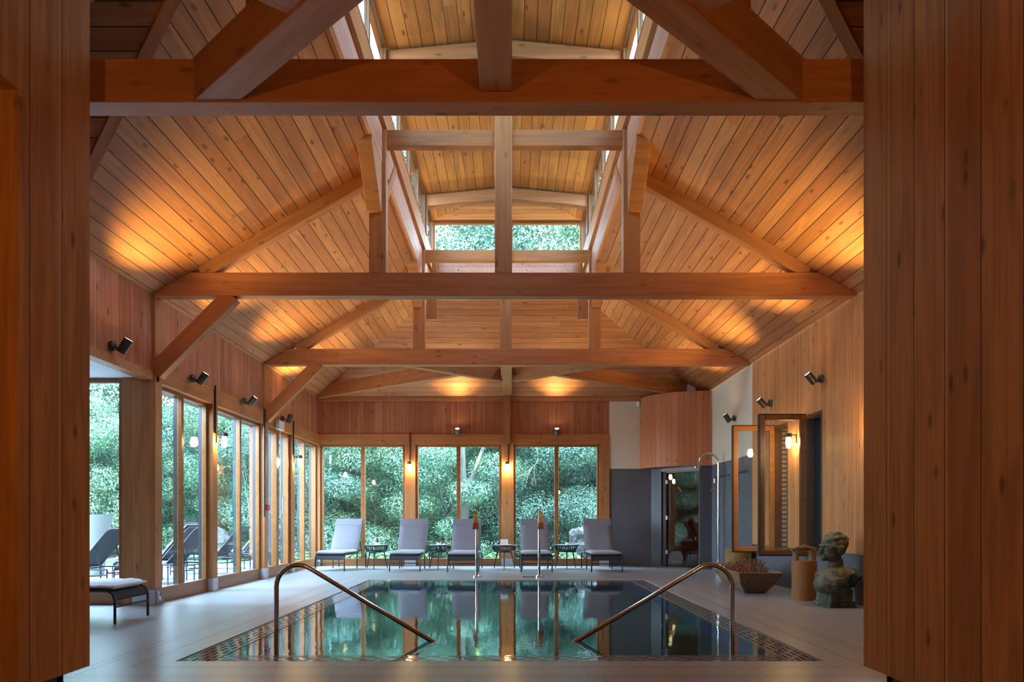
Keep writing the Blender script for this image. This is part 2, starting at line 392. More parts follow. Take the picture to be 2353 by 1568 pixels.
def m_leaf(name, c1, c2, tr=.35):
    t = NT(name); r = t.n('ShaderNodeObjectInfo').outputs['Random']; p = t.obj()
    nz = t.noise(p, 1.1, 3); fi = t.noise(p, 14.0, 1)
    f = t.math('ADD', t.math('MULTIPLY', nz, .6), t.math('MULTIPLY', fi, .4))
    col = t.mix(t.ramp(f, .35, .65), c1, c2); col = t.mix(t.math('MULTIPLY', r, .35), col, tuple(x*.6 for x in c1))
    d = t.n('ShaderNodeBsdfDiffuse'); t.l(col, d.inputs[0]); q = t.n('ShaderNodeBsdfTranslucent'); t.l(col, q.inputs[0])
    g = t.n('ShaderNodeBsdfGlossy'); g.inputs['Roughness'].default_value = .45; g.inputs[0].default_value = (.8,.95,1,1)
    m1 = t.n('ShaderNodeMixShader'); m1.inputs[0].default_value = tr; t.l(d.outputs[0], m1.inputs[1]); t.l(q.outputs[0], m1.inputs[2])
    m2 = t.n('ShaderNodeMixShader'); m2.inputs[0].default_value = .045; t.l(m1.outputs[0], m2.inputs[1]); t.l(g.outputs[0], m2.inputs[2])
    return t.end(m2.outputs[0])
M['leafA'] = m_leaf('blue_green_leaves', (.022,.066,.038), (.100,.172,.106))
M['leafB'] = m_leaf('fresh_green_leaves', (.034,.088,.042), (.145,.235,.12))
M['leafC'] = m_leaf('pale_green_leaves', (.065,.13,.068), (.20,.28,.155))
M['hill'] = plain('woodland_floor', (.015,.04,.027), .95, nz=.6, nscale=1.2)
M['lawn'] = plain('lawn_grass', (.05,.085,.03), .95, nz=.35, nscale=2.0)
M['terrace'] = plain('pale_terrace', (.20,.20,.205), .7, nz=.05, nscale=3)
M['gravel'] = plain('pale_gravel', (.13,.12,.11), .9, nz=.12, nscale=30)
M['rock'] = plain('pale_rock', (.055,.053,.05), .9, nz=.45, nscale=9)
M['planter'] = plain('pale_concrete', (.085,.085,.08), .8, nz=.08, nscale=6)
def m_bronze():
    t = NT('green_bronze'); f = t.noise(t.obj(), 9.0, 6, .65); f2 = t.noise(t.obj(), 40.0, 3)
    col = t.mix(t.ramp(f, .35, .65), (.045,.058,.038), (.15,.165,.115))
    return t.end(t.bsdf(col, .6, .2, .5, bump=f2, bs=.6, bd=.01))
M['bronze'] = m_bronze()
def m_stripe():
    t = NT('layered_brick'); z = t.sep(t.obj())[2]
    f = t.math('LESS_THAN', t.math('FRACT', t.math('DIVIDE', z, .075)), .3)
    return t.end(t.bsdf(t.mix(f, (.62,.46,.32), (.16,.07,.035)), .8))
M['stripe'] = m_stripe()

# ------------------------------------------------------------------ the shell
C = -.09; XL, XR = -4.41, 4.24; HW = 4.325; K = .577; ZE = 3.81; YB = 15.5
def zs(x): return ZE + K*(HW-abs(x-C))
BW = 1.51; ZB = ZE + K*(HW-BW)                 # lantern side walls
LY0, LY1 = 4.6, 13.2
def struct(name, mb, mat, **k):
    o = mb.build(name, mat, **k); o['kind'] = 'structure'; return o
# floor with the pool opening
PX0, PX1, PY0, PY1 = -2.50, 2.32, 5.07, 11.94
f = MB()
for x0, x1, y0, y1 in ((-7.6, PX0, -3.1, 15.6), (PX1, 4.6, -3.1, 15.6), (PX0, PX1, -3.1, PY0), (PX0, PX1, PY1, 15.6)):
    f.box(x0, x1, y0, y1, -.15, 0)
struct('floor', f, M['floor'])
b = MB(); z0 = -1.35; e = .26
b.box(PX0, PX1, PY0, PY1, z0-.1, z0)
b.box(PX0-.1, PX0, PY0-.1, PY1+.1, z0-.1, -.15); b.box(PX1, PX1+.1, PY0-.1, PY1+.1, z0-.1, -.15)
b.box(PX0, PX1, PY0-.1, PY0, z0-.1, -.15); b.box(PX0, PX1, PY1, PY1+.1, z0-.1, -.15)
for a in ((PX0, PX0+e-.02, PY0, PY1), (PX1-e+.02, PX1, PY0, PY1), (PX0, PX1, PY0, PY0+e-.02), (PX0, PX1, PY1-e+.02, PY1)): b.box(*a, z0, -.06)
for k in range(3): b.box(-1.7-.0*k, 1.5, PY0+e, PY0+e+.9-.28*k, z0, -1.1+.3*k)
struct('trim_1', b, M['pooltile'])
wtr = MB().box(PX0+e-.01, PX1-e+.01, PY0+e-.01, PY1-e+.01, -.03, -.012).build('pool_water', M['water'])
props(wtr, 'still blue-green pool water mirroring the garden windows', 'water')
gr = [('left', PX0+e/2, (PY0+PY1)/2, PY1-PY0, R90, 'overflow grate along the left long side of the pool'), ('right', PX1-e/2, (PY0+PY1)/2, PY1-PY0, R90, 'overflow grate along the right long side of the pool'),
      ('near', (PX0+PX1)/2, PY0+e/2, PX1-PX0-2*e, 0, 'overflow grate along the near short side of the pool'), ('far', (PX0+PX1)/2, PY1-e/2, PX1-PX0-2*e, 0, 'overflow grate along the far short side of the pool')]
for nm, gx, gy, L, rz, lb in gr:
    g = MB().box(-L/2+.005, L/2-.005, -e/2+.005, e/2-.005, -.03, 0).build('overflow_grate', M['grate'], m=TR(gx, gy, -.008, rz))
    props(g, lb, 'grate', 'overflow grates around the pool')

# roof slopes
T = .12
def gz(y): return ZE + .69*(6.62-y)
vx = lambda y: -3.76 - (y-6.08)/.83
yv = 4.5; xv = vx(yv)
def mir(x, side): return x if side < 0 else 2*C-x
for side in (-1, 1):
    P = [(XL, YB), (C-BW, YB-.767*(HW-BW)), (C-BW, -3.1), (XL, -3.1), (XL, 2.38), (xv, yv), (XL, 6.62)]
    struct('ceiling', MB().slab([(mir(x, side), y, zs(x)) for x, y in P], T), M['ceil'])
    G = [(XL, 6.62, gz(6.62)), (xv, yv, gz(yv)), (XL, yv, gz(yv))]
    struct('ceiling', MB().slab([(mir(x, side), y, z) for x, y, z in G], T), M['ceil_g'])
    G = [(XL, 2.38, gz(6.62)), (xv, yv, gz(yv)), (XL, yv, gz(yv))]
    struct('ceiling', MB().slab([(mir(x, side), y, z) for x, y, z in G], T), M['ceil_g'])
    p0 = Vector((mir(XL, side), 6.62, gz(6.62)-.01)); p1 = Vector((mir(xv, side), yv, gz(yv)-.01))
    d = (p1-p0); m = Matrix.Translation((p0+p1)/2) @ d.to_track_quat('X', 'Z').to_matrix().to_4x4()
    struct('trim_2' if side < 0 else 'trim_3', MB().box(-d.length/2, d.length/2, -.045, .045, -.012, .02), M['beam'], m=m)
yh = YB-.767*(HW-BW)
struct('ceiling', MB().slab([(XL, YB, ZE), (XR, YB, ZE), (2*C-(C-BW), yh, ZB), (C-BW, yh, ZB)], T), M['ceil_x'])
struct('ceiling', MB().box(C-BW, C+BW, -3.1, LY0, ZB, ZB+T), M['ceil'])
for side in (-1, 1):
    struct('wall_gable_left' if side < 0 else 'wall_gable_right', MB().prism([(2.38, ZE), (4.5, 5.28), (6.62, ZE)], 'X', mir(XL, side), mir(XL-.1, side)), M['wall_y'])
# lantern
LH = 1.44; LZ = 6.84; LR = .12
lz = lambda x: LZ+LR*(1-abs(x-C)/LH)
hy = 1.0
for side in (-1, 1):
    struct('ceiling', MB().slab([(mir(C-LH-.12, side), LY0, lz(C-LH-.12)), (C, LY0, LZ+LR), (C, LY1-hy, LZ+LR), (mir(C-LH-.12, side), LY1+.05, lz(C-LH-.12))], .1), M['lant'])
struct('ceiling', MB().slab([(C-LH-.12, LY1+.05, LZ-.012), (C+LH+.12, LY1+.05, LZ-.012), (C, LY1-hy, LZ+LR-.001)], .1), M['lant_x'])
for side, nm in ((-1, 'wall_lantern_left'), (1, 'wall_lantern_right')):
    struct(nm, MB().box(mir(C-BW+.012, side), mir(C-BW-.1, side), LY0, LY1+.12, ZB-.015, 6.0), M['lboard'])
    pl = MB().box(-(LY1-LY0)/2, (LY1-LY0)/2, -.075, .075, -.15, .15).build('wall_plate', M['beam'], m=TR(mir(C-1.515, side), (LY0+LY1)/2, 5.99, R90), bevel=.006)
    props(pl, 'long timber plate under the %s row of roof lantern windows' % ('left' if side < 0 else 'right'), 'beam', 'roof lantern plates')
struct('wall_lantern_back', MB().box(C-1.56, C+1.56, LY1, LY1+.12, ZB-.1, 6.03), M['lboard'])
struct('wall_lantern_front', MB().box(C-1.6, C+1.6, LY0-.1, LY0, ZB, 7.0), M['lboard'])
# window maker: frame lies in plane; axis 'X' (faces Y) or 'Y' (faces X)
wcount = [0]
def window(axis, pos, a0, a1, z0, z1, mullions=(), fw=.05, fd=.08, mw=.09, mat='frame', sill=None, door=False, glassmat='glass', clad=False):
    wcount[0] += 1
    nm = ('door_%d' if door else 'window_%d') % wcount[0]
    loc = ((a0+a1)/2, pos, z0) if axis == 'X' else (pos, (a0+a1)/2, z0)
    rz = 0 if axis == 'X' else R90
    root = thing(nm, loc=loc, rz=rz, kind='structure')
    w = a1-a0; h = z1-z0
    bot = sill if sill else fw
    fr = MB().box(-w/2, -w/2+fw, -fd/2, fd/2, 0, h).box(w/2-fw, w/2, -fd/2, fd/2, 0, h).box(-w/2+fw, w/2-fw, -fd/2, fd/2, h-fw, h).box(-w/2+fw, w/2-fw, -fd/2, fd/2, 0, bot)
    fr.build('window_frame' if not door else 'door_frame', M[mat], root, bevel=.004)
    if clad:
        y0c, y1c = fd/2, fd/2+.055
        oc = MB().box(-w/2, -w/2+fw*.9, y0c, y1c, 0, h).box(w/2-fw*.9, w/2, y0c, y1c, 0, h).box(-w/2+fw*.9, w/2-fw*.9, y0c, y1c, h-fw*.9, h).box(-w/2+fw*.9, w/2-fw*.9, y0c, y1c, 0, bot*.95)
        for mpos in mullions: oc.box(mpos*w-w/2-mw*.45, mpos*w-w/2+mw*.45, y0c, y1c, bot*.95, h-fw*.9)
        oc.build('outer_cladding', M['clad'], root)
    xs = [-w/2+fw] + [q for mpos in mullions for q in (mpos*w-w/2-mw/2, mpos*w-w/2+mw/2)] + [w/2-fw]
    for mpos in mullions:
        MB().box(mpos*w-w/2-mw/2, mpos*w-w/2+mw/2, -fd/2, fd/2, bot, h-fw).build('mullion', M[mat], root, bevel=.004)
    for k in range(0, len(xs), 2):
        MB().box(xs[k], xs[k+1], -.006, .006, bot, h-fw).build('pane', M[glassmat], root)
    return root
# clerestory windows: four per side, end windows two
seg = [(4.6, 6.35), (6.35, 8.34), (8.50, 10.28), (10.28, 12.06), (12.22, 13.15)]
for side in (-1, 1):
    for a0, a1 in seg:
        window('Y', mir(C-LH-.03, side), a0, a1, 6.13, 6.84, (.5,) if a1-a0 > 1.2 else (), fw=.05, fd=.06, mw=.05, mat='framed', glassmat='lglass')
window('X', LY1+.03, C-1.47, C-.03, 6.03, 6.85, (), fw=.075, fd=.08)
window('X', LY1+.03, C+.03, C+1.47, 6.03, 6.85, (), fw=.075, fd=.08)

# back wall
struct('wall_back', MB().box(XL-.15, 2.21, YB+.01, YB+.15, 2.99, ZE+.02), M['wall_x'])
struct('wall_back_corner', MB().box(2.21, 4.6, YB, YB+.15, 2.21, ZE+.05), M['plaster'])
struct('wall_back_tiled', MB().box(2.21, 3.16, YB, YB+.15, 0, 2.21), M['tile_x'])
hb = MB().box(-3.3, 3.3, -.06, .06, -.115, .115).build('header_beam', M['beam'], m=TR(-1.1, YB+.03, 2.88), bevel=.005)
props(hb, 'horizontal header beam above the three garden windows of the back wall', 'beam')
eb = MB().box(-4.3, 4.3, -.05, .03, -.045, .045).build('eaves_beam', M['beam'], m=TR(C, YB, 3.79), bevel=.004)
props(eb, 'thin eaves moulding on top of the back wall boards', 'moulding')
posts_b = [(-2.19, -2.43), (.035, -.24), (2.21, 1.99)]
def post(name, label, x0, x1, y0, y1, z1, group=None, mat='beam', shoe=True, zsplit=.19, motif=False):
    cx_, cy_ = (x0+x1)/2, (y0+y1)/2
    r = thing(name, label, 'post', (cx_, cy_, 0), group=group)
    L = z1-zsplit; m = Matrix.Translation((cx_, cy_, zsplit+L/2)) @ Matrix.Rotation(-R90, 4, 'Y')
    MB().box(-L/2, L/2, -abs(y1-y0)/2, abs(y1-y0)/2, -abs(x1-x0)/2, abs(x1-x0)/2).build('post_shaft', M[mat], r, m=m, bevel=.006)
    if shoe:
        s = MB().box(-abs(x1-x0)/2-.003, abs(x1-x0)/2+.003, -abs(y1-y0)/2-.003, abs(y1-y0)/2+.003, 0, zsplit).build('post_shoe', M['shoe'], r)
        s['label'] = 'grey metal shoe'
    return r
for k, (x1, x0) in enumerate(posts_b):
    post('wall_post', ['timber post between the left and middle garden windows', 'timber post between the middle and right garden windows', 'timber post between the right garden window and the slate wall'][k],
         x0, x1, YB-.03, YB+.12, 2.77, 'posts between the back windows', zsplit=.17)
post('wall_post', 'corner post where the left glazing meets the back windows', XL-.10, XL+.06, YB-.05, YB+.12, 2.77, 'posts between the back windows')
for a0, a1 in ((-4.35, -2.43), (-2.19, -.24), (.035, 1.99)):
    window('X', YB+.06, a0, a1, 0.0, 2.765, (.5,), fw=.055, fd=.1, mw=.09, sill=.17)

# left wall
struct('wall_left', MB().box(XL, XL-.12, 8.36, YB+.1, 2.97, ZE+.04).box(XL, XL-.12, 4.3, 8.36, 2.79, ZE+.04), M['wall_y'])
hb = MB().box(-3.57, 3.57, -.06, .08, -.12, .12).build('header_beam', M['beam'], m=TR(XL-.02, 11.95, 2.865, R90), bevel=.005)
props(hb, 'long header beam above the glazing of the left wall', 'beam')
struct('trim_4', MB().box(XL-.13, XL+.015, 4.3, 8.36, 2.765, 2.87), M['beam'])
lp = [(8.36, 8.53, .28), (9.98, 10.14, .16), (12.06, 12.24, .18), (13.58, 13.74, .16)]
ll = ['large timber post carrying the second roof truss, beside the glazing', 'timber post with a wall lamp in the middle of the left glazing', 'timber post carrying the third roof truss at the left wall', 'timber post with a wall lamp near the back left corner']
for k, (y0, y1, wd) in enumerate(lp):
    pz = 3.80 if k in (0, 2) else 2.75
    post('wall_post', ll[k], XL+.04-wd, XL+.04, y0, y1, pz, 'posts of the left wall')
window('Y', XL-.07, 8.53, 9.98, 0, 2.75, (.48,), fw=.05, fd=.06, mw=.065, sill=.19, clad=True)
window('Y', XL-.07, 10.14, 12.06, 0, 2.75, (.55,), fw=.05, fd=.06, mw=.065, sill=.19, clad=True)
dr = window('Y', XL-.07, 12.24, 13.58, 0, 2.75, (.5,), fw=.07, fd=.1, mw=.13, sill=.19, clad=True, door=True)
h = MB().tube([(-.03, -.06, 1.02), (-.03, -.11, 1.02), (.09, -.11, 1.02)], .011, 8).build('door_handle', M['chrome'], dr, smooth=True)
window('Y', XL-.07, 13.74, 15.45, 0, 2.75, (.5,), fw=.05, fd=.1, mw=.07, sill=.19, clad=True)
# wing on the left
struct('ceiling', MB().box(-7.6, XL-.13, 4.3, 8.5, 2.80, 2.9), M['wingceil'])
struct('wall_wing_front', MB().box(-7.6, XL, 4.2, 4.3, 0, 2.8), M['wall_x'])
post('wall_post', 'second timber post at the wing corner next to the tall window', -4.79, -4.65, 8.38, 8.5, 2.8, zsplit=.0, shoe=False)
window('X', 8.46, -7.6, -4.79, 0, 2.80, (.5,), fw=.06, fd=.08, mw=.09, sill=.19)
struct('wall_wing_left', MB().box(-7.7, -7.6, 4.2, 8.5, 0, 2.8), M['wall_y'])

# right wall
ZT = .625
wr = MB()
op = [(9.32, 9.93), (10.49, 11.10)]; oz0, oz1 = .55, 2.555
def wallrect(mb, y0, y1, z0, z1): mb.box(XR, XR+.14, y0, y1, z0, z1)
ys = [4.2, 9.32, 9.93, 10.49, 11.10, 12.04]
for k in range(5):
    if k in (1, 3): wallrect(wr, ys[k], ys[k+1], oz1, ZE+.04)
    else: wallrect(wr, ys[k], ys[k+1], ZT, ZE+.04)
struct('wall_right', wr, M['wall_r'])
wt = MB()
for k in range(5): wt.box(XR+.01, XR+.14, ys[k], ys[k+1], 0, oz0 if k in (1, 3) else ZT)
struct('wall_right_tiled', wt, M['tile_y'])
struct('wall_right_plaster', MB().box(XR, XR+.14, 12.04, YB+.1, 2.21, ZE+.04), M['plaster'])
struct('wall_right_slate', MB().box(XR, XR+.14, 12.04, 14.52, 0, 2.21), M['tile_y'])
for k, (y0, y1) in enumerate(op):
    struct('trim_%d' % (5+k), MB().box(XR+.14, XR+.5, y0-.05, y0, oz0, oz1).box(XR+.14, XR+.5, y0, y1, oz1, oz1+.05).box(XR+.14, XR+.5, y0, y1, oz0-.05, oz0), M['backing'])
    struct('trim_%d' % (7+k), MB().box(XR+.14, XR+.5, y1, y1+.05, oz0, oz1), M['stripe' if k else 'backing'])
    r = thing('window_%d' % (40+k), loc=(XR, (y0+y1)/2, oz0), rz=R90, kind='structure')
    w_, h_ = y1-y0, oz1-oz0
    MB().box(-w_/2, -w_/2+.05, -.13, 0, 0, h_).box(w_/2-.05, w_/2, -.13, 0, 0, h_).box(-w_/2+.05, w_/2-.05, -.13, 0, h_-.05, h_).box(-w_/2+.05, w_/2-.05, -.13, 0, 0, .05).build('window_frame', M['framed'], r)
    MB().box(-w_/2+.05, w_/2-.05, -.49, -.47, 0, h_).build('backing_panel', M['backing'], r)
    # casement opened into the room, hinged on the far jamb
    yc = y1-.10
    cw, ch = .66, 2.02
    cs = thing('casement', 'dark framed casement opened into the room, nearer of the two' if k == 0 else 'orange-lit framed casement opened into the room, farther of the two', 'casement window', (XR-.02, yc, .54), math.pi, 'open casements on the right wall')
    fw = .075
    fm = M['framed'] if k == 0 else M['frame_lit']
    MB().box(0, fw, -.03, .03, 0, ch).box(cw-fw, cw, -.03, .03, 0, ch).box(fw, cw-fw, -.03, .03, 0, fw).box(fw, cw-fw, -.03, .03, ch-fw, ch).build('sash_frame', fm, cs, bevel=.006)
    MB().box(cw, cw+.012, -.034, .034, -.01, ch+.01).box(0, cw, -.034, .034, -.012, 0).box(0, cw, -.034, .034, ch, ch+.012).build('rubber_seal', M['black'], cs)
    MB().box(fw, cw-fw, -.006, .006, fw, ch-fw).build('pane', M['glass'], cs)
# slate box and door under the drum
struct('wall_corner_slate', MB().prism([(3.16, YB), (3.36, 15.36), (3.40, 15.46), (3.2, YB+.15)], 'Z', 0, 2.20).prism([(4.0, 14.54), (4.26, 14.48), (4.30, 14.60), (4.06, 14.64)], 'Z', 0, 2.20), M['tile_dark'])
struct('wall_door_head', MB().prism([(3.36, 15.36), (4.0, 14.54), (4.08, 14.60), (3.44, 15.42)], 'Z', 2.13, 2.20), M['shoed'])
dd = Vector((4.0-3.40, 14.54-15.33, 0)); ang = math.atan2(dd.y, dd.x); L = dd.length
dr = thing('door_%d' % 90, loc=(3.40, 15.33, 0), rz=ang, kind='structure')
MB().box(0, .085, -.01, .07, 0, 2.13).box(L-.03, L, 0, .06, 0, 2.13).build('door_frame', M['doorframe'], dr)
MB().box(.085, L-.03, 0, .06, 2.09, 2.13).build('door_head', M['grey_metal'], dr)
MB().box(.095, L-.035, .02, .03, .01, 2.085).build('door_pane', M['dglass'], dr)
for z in (.28, 1.05, 1.85): MB().box(.075, .12, -.015, .045, z, z+.09).build('hinge', M['shoe'], dr, bevel=.003)
struct('wall_sauna_inside', MB().box(4.20, 4.30, 14.6, YB+.1, 0, 2.2).box(3.4, 4.3, YB+.05, YB+.15, 0, 2.2), M['drumw'])
# wood clad drum
dn = 20; pts = []
for i in range(dn+1):
    t_ = i/dn*math.pi/2; pts.append((XR+.01-1.34*math.cos(t_), YB-1.04*math.sin(t_)))
class _d: pass
drum = MB()
for i in range(dn):
    (x0, y0), (x1, y1) = pts[i], pts[i+1]
    q = len(drum.v); drum.v += [(x0, y0, 2.20), (x1, y1, 2.20), (x1, y1, 3.79), (x0, y0, 3.79)]; drum.f.append((q, q+1, q+2, q+3))
q = len(drum.v)
drum.v += [(x, y, 2.20) for x, y in pts] + [(XR+.01, YB, 2.20)]; drum.f.append(tuple(range(q, q+dn+2)))
q = len(drum.v); drum.v += [(x, y, 3.79) for x, y in pts] + [(XR+.01, YB, 3.79)]; drum.f.append(tuple(range(q, q+dn+2)))
# boards follow the arc: the drum material counts boards by angle through its UV map
def m_drum():
    t = NT('curved_cladding'); uv = t.n('ShaderNodeUVMap').outputs[0]; s3 = t.sep(uv); U, V = s3[0], s3[1]
    q = t.math('DIVIDE', U, .128); cell = t.math('FLOOR', q); fr = t.math('SUBTRACT', q, cell); rnd = t.white(t.comb(cell, 1.0, 2.0))
    seed = t.math('MULTIPLY', rnd, 31.0)
    g1 = t.noise(t.comb(t.math('ADD', t.math('MULTIPLY', U, 42.0), seed), t.math('MULTIPLY', V, 1.2), seed), 1, 5, .6, .6)
    col = t.mix(rnd, (.44,.155,.07), (.56,.215,.10)); col = t.mix(t.math('MULTIPLY', t.ramp(g1, .4, .8), .4), col, (.28,.09,.04))
    vo = t.n('ShaderNodeTexVoronoi'); t.l(t.comb(t.math('ADD', t.math('MULTIPLY', U, 7), seed), t.math('MULTIPLY', V, 2.8), 0.0), vo.inputs[0]); vo.inputs['Scale'].default_value = .8
    col = t.mix(t.math('MULTIPLY', t.ramp(vo.outputs[0], .14, .04), .6), col, (.10,.03,.015))
    g = t.math('LESS_THAN', fr, .035); col = t.mix(g, col, (.05,.016,.008))
    return t.end(t.bsdf(col, .5, 0, .3))
M['drum'] = m_drum()
do = drum.build('wall_drum', M['drum'], fix=False); do['kind'] = 'structure'
uvl = do.data.uv_layers.new(name='UVMap'); acc = [0]
for i in range(dn): acc.append(acc[-1]+(Vector(pts[i+1])-Vector(pts[i])).length)
for p in do.data.polygons:
    for li in p.loop_indices:
        co = do.data.vertices[do.data.loops[li].vertex_index].co
        if p.index < dn:
            k = p.index + (1 if (Vector(pts[p.index+1])-co.xy).length < 1e-4 else 0); uvl.data[li].uv = (acc[k], co.z)
        else: uvl.data[li].uv = (co.x, co.y)
struct('trim_9', MB().box(3.86, 4.02, 14.95, 15.3, 3.79, 4.15), M['plaster'])

# entrance walls in the foreground
PL, PR, PYE = -2.66, 2.215, 4.3
for side, X_ in ((-1, PL), (1, PR)):
    o = -.12 if side < 0 else .12
    zt = zs(X_)
    pb = MB()
    if side < 0:
        pb.prism([(3.68, .13), (4.3, .13), (4.3, 5.14), (3.84, zt), (3.68, zt)], 'X', X_, X_+o)
        pb.box(X_, X_+o, -3.1, 3.68, 3.37, zt)
        pb.box(X_-.10, X_+o-.1, -3.1, 3.70, .13, 3.37)
    else:
        pb.prism([(-3.1, .13), (4.3, .13), (4.3, 5.14), (3.84, zt), (-3.1, zt)], 'X', X_, X_+o)
    struct('wall_entrance_left' if side < 0 else 'wall_entrance_right', pb, M['portal'])
    xe = XL if side < 0 else XR
    struct('wall_entrance_back', MB().box(X_+o, xe, 4.19, 4.3, .13, 5.12).box(X_+o*2.2, xe, 4.10, 4.19, 0, .13), M['wall_x'])
    struct('baseboard_left' if side < 0 else 'baseboard_right', MB().box(X_+o*.4, X_+o, -3.1, 4.12, 0, .13).box(X_+o*.4, X_+o*2.3, 4.06, 4.12, 0, .13), M['backing'])
struct('wall_front', MB().box(-3, 3, -3.2, -3.1, 0, 5.5), M['wall_x'])

# ------------------------------------------------------------------ roof trusses
def timber(name, parent, x0, x1, y0, y1, z0, z1, mat='beam', along='X', bevel=.008):
    c = Vector(((x0+x1)/2, (y0+y1)/2, (z0+z1)/2)); dx, dy, dz = abs(x1-x0)/2, abs(y1-y0)/2, abs(z1-z0)/2
    if along == 'X': return MB().box(-dx, dx, -dy, dy, -dz, dz).build(name, M[mat], parent, m=Matrix.Translation(c), bevel=bevel)
    if along == 'Z': return MB().box(-dz, dz, -dy, dy, -dx, dx).build(name, M[mat], parent, m=Matrix.Translation(c) @ Matrix.Rotation(-R90, 4, 'Y'), bevel=bevel)
    return MB().box(-dy, dy, -dx, dx, -dz, dz).build(name, M[mat], parent, m=Matrix.Translation(c) @ Matrix.Rotation(R90, 4, 'Z'), bevel=bevel)
def strut(name, parent, p0, p1, w, h, mat='beam', bevel=.006):
    """w: horizontal thickness, h: depth square to it"""
    p0, p1 = Vector(p0), Vector(p1); d = p1-p0; x = d.normalized(); y = Vector((0, 0, 1)).cross(x)
    if y.length < 1e-3: y = Vector((0, 1, 0))
    y.normalize(); z = x.cross(y)
    m = Matrix((x, y, z)).transposed().to_4x4(); m.translation = (p0+p1)/2
    return MB().box(-d.length/2, d.length/2, -w/2, w/2, -h/2, h/2).build(name, M[mat], parent, m=m, bevel=bevel)
TZ0, TZ1 = 3.79, 4.075
def truss(Y, label, full=True, braces=True, mat='beamd', first=False):
    r = thing('roof_truss', label, 'roof truss', (C, Y, TZ0), group='roof trusses across the room')
    d = .16
    x0, x1 = XL+.02, XR-.02
    xt = HW-(TZ1-ZE)/K
    poly = [(x0, TZ0), (x1, TZ0), (x1, ZE+.005), (C+xt, TZ1), (C-xt, TZ1), (x0, ZE+.005)]
    MB().prism([(x-C, z-TZ0) for x, z in poly], 'Y', 0, d).build('tie_beam', M[mat], r, bevel=.008)
    timber('king_post', r, C-.12, C+.09, Y+.005, Y+.15, TZ1, LZ-.05, 'beam', 'Z')
    timber('collar_beam', r, C-1.46, C+1.46, Y+.04, Y+.15, 5.64, 5.84, 'beam')
    for s in (-1, 1):
        xi, xo = C+s*1.45, C+s*1.66
        timber('queen_post', r, xi, xo, Y+.005, Y+.15, TZ1, 5.84, 'beam', 'Z')
        # rafter under the ceiling boards, from the tie beam up to the queen post
        xa, xb = C+s*3.72, C+s*1.62
        n = Vector((s*K, 0, 1)).normalized()
        za, zb = zs(xa), zs(xb); off = .085
        strut('rafter', r, (xa, Y+.075, za-off), (xb, Y+.075, zb-off), .13, .15, 'beam')
        strut('queen_brace', r, (C+s*1.54, Y+.13, 4.98), (C+s*1.54, Y+.98, 5.86), .11, .13, 'beam')
        bz = [(Y+.004, 4.80), (Y-.06, 4.80), (Y-.60, 5.36), (Y-.60, 5.46), (Y+.004, 5.44)]
        MB().prism([(y-Y, z-TZ0) for y, z in bz], 'X', s*1.50, s*1.675).build('haunch', M['beam'], r, bevel=.006)
    # cambered lantern rafter
    prof = [(-1.44, 6.60), (-.9, 6.665), (0, 6.74), (.9, 6.665), (1.44, 6.60), (1.44, 6.80), (0, 6.94), (-1.44, 6.80)]
    MB().prism([(x, z-TZ0) for x, z in prof], 'Y', .02, .15).build('lantern_rafter', M['beam'], r, bevel=.005)
    if braces:
        strut('knee_brace', r, (XL+.02, Y+.075, 2.86), (-3.44, Y+.075, 3.815), .13, .20, 'beamd')
    return r
truss(4.474, 'nearest roof truss, dark orange tie beam crossing the top of the room', braces=False)
truss(8.34, 'middle roof truss with king post rising into the roof lantern')
truss(12.06, 'farthest roof truss, at the end of the roof lantern')
for s in (-1, 1):
    o = timber('lantern_corner_post', None, C+s*1.35, C+s*1.55, LY1-.12, LY1-.01, 4.9, 6.02, 'beam', 'Z')
    props(o, '%s corner post at the far end of the roof lantern' % ('left' if s < 0 else 'right'), 'post', 'lantern corner posts')
    for y in (4.474+.0, 8.34, 12.06):
        st = timber('lantern_stud', None, C+s*1.42, C+s*1.50, y+.0, y+.15, 6.13, 6.80, 'frame', 'Z', .004)
        props(st, 'upright between %s lantern windows over the %s truss' % ('left' if s < 0 else 'right', {4.474: 'nearest', 8.34: 'middle', 12.06: 'farthest'}[y]), 'post', 'uprights between lantern windows')
# centre beams and dragon beams, horizontal, beyond the outer trusses
o = timber('centre_beam', None, C-.12, C+.09, 12.22, 15.48, 3.85, 4.12, 'beam', 'Y'); props(o, 'lengthwise beam from the farthest truss to the back wall', 'beam')
o = timber('centre_beam', None, C-.12, C+.09, 2.2, 4.46, 3.85, 4.20, 'beam', 'Y'); props(o, 'lengthwise beam meeting the nearest truss at the top of the frame', 'beam')
def hb_(name, p0, p1, w, z0, z1, label, grp):
    o = strut(name, None, (p0[0], p0[1], (z0+z1)/2), (p1[0], p1[1], (z0+z1)/2), w, z1-z0, 'beam'); props(o, label, 'beam', grp); return o
for s, nm in ((-1, 'left'), (1, 'right')):
    q = lambda x: mir(x, s)
    hb_('diagonal_brace', (q(-1.90), 12.24), (q(-.22), 13.60), .13, 3.80, 4.07, 'diagonal brace from farthest tie beam to centre beam, %s of centre' % nm, 'diagonal braces by the back wall')
    hb_('dragon_beam', (q(-4.36), 15.40), (q(-1.0), 12.98), .14, 3.795, 4.07, 'long diagonal beam from the back %s corner under the hipped ceiling' % nm, 'corner beams by the back wall')
    hb_('diagonal_brace', (q(-2.09), 4.61), (q(-.20), 2.98), .20, 3.80, 4.09, 'large diagonal brace under the ceiling on the %s of the nearest truss' % nm, 'diagonal braces of the nearest truss')
    hb_('dragon_beam', (q(-1.10), 3.70), (q(-2.64), 2.57), .20, 3.815, 4.08, 'short beam joining the %s diagonal brace at the top edge' % nm, 'corner beams near the entrance')
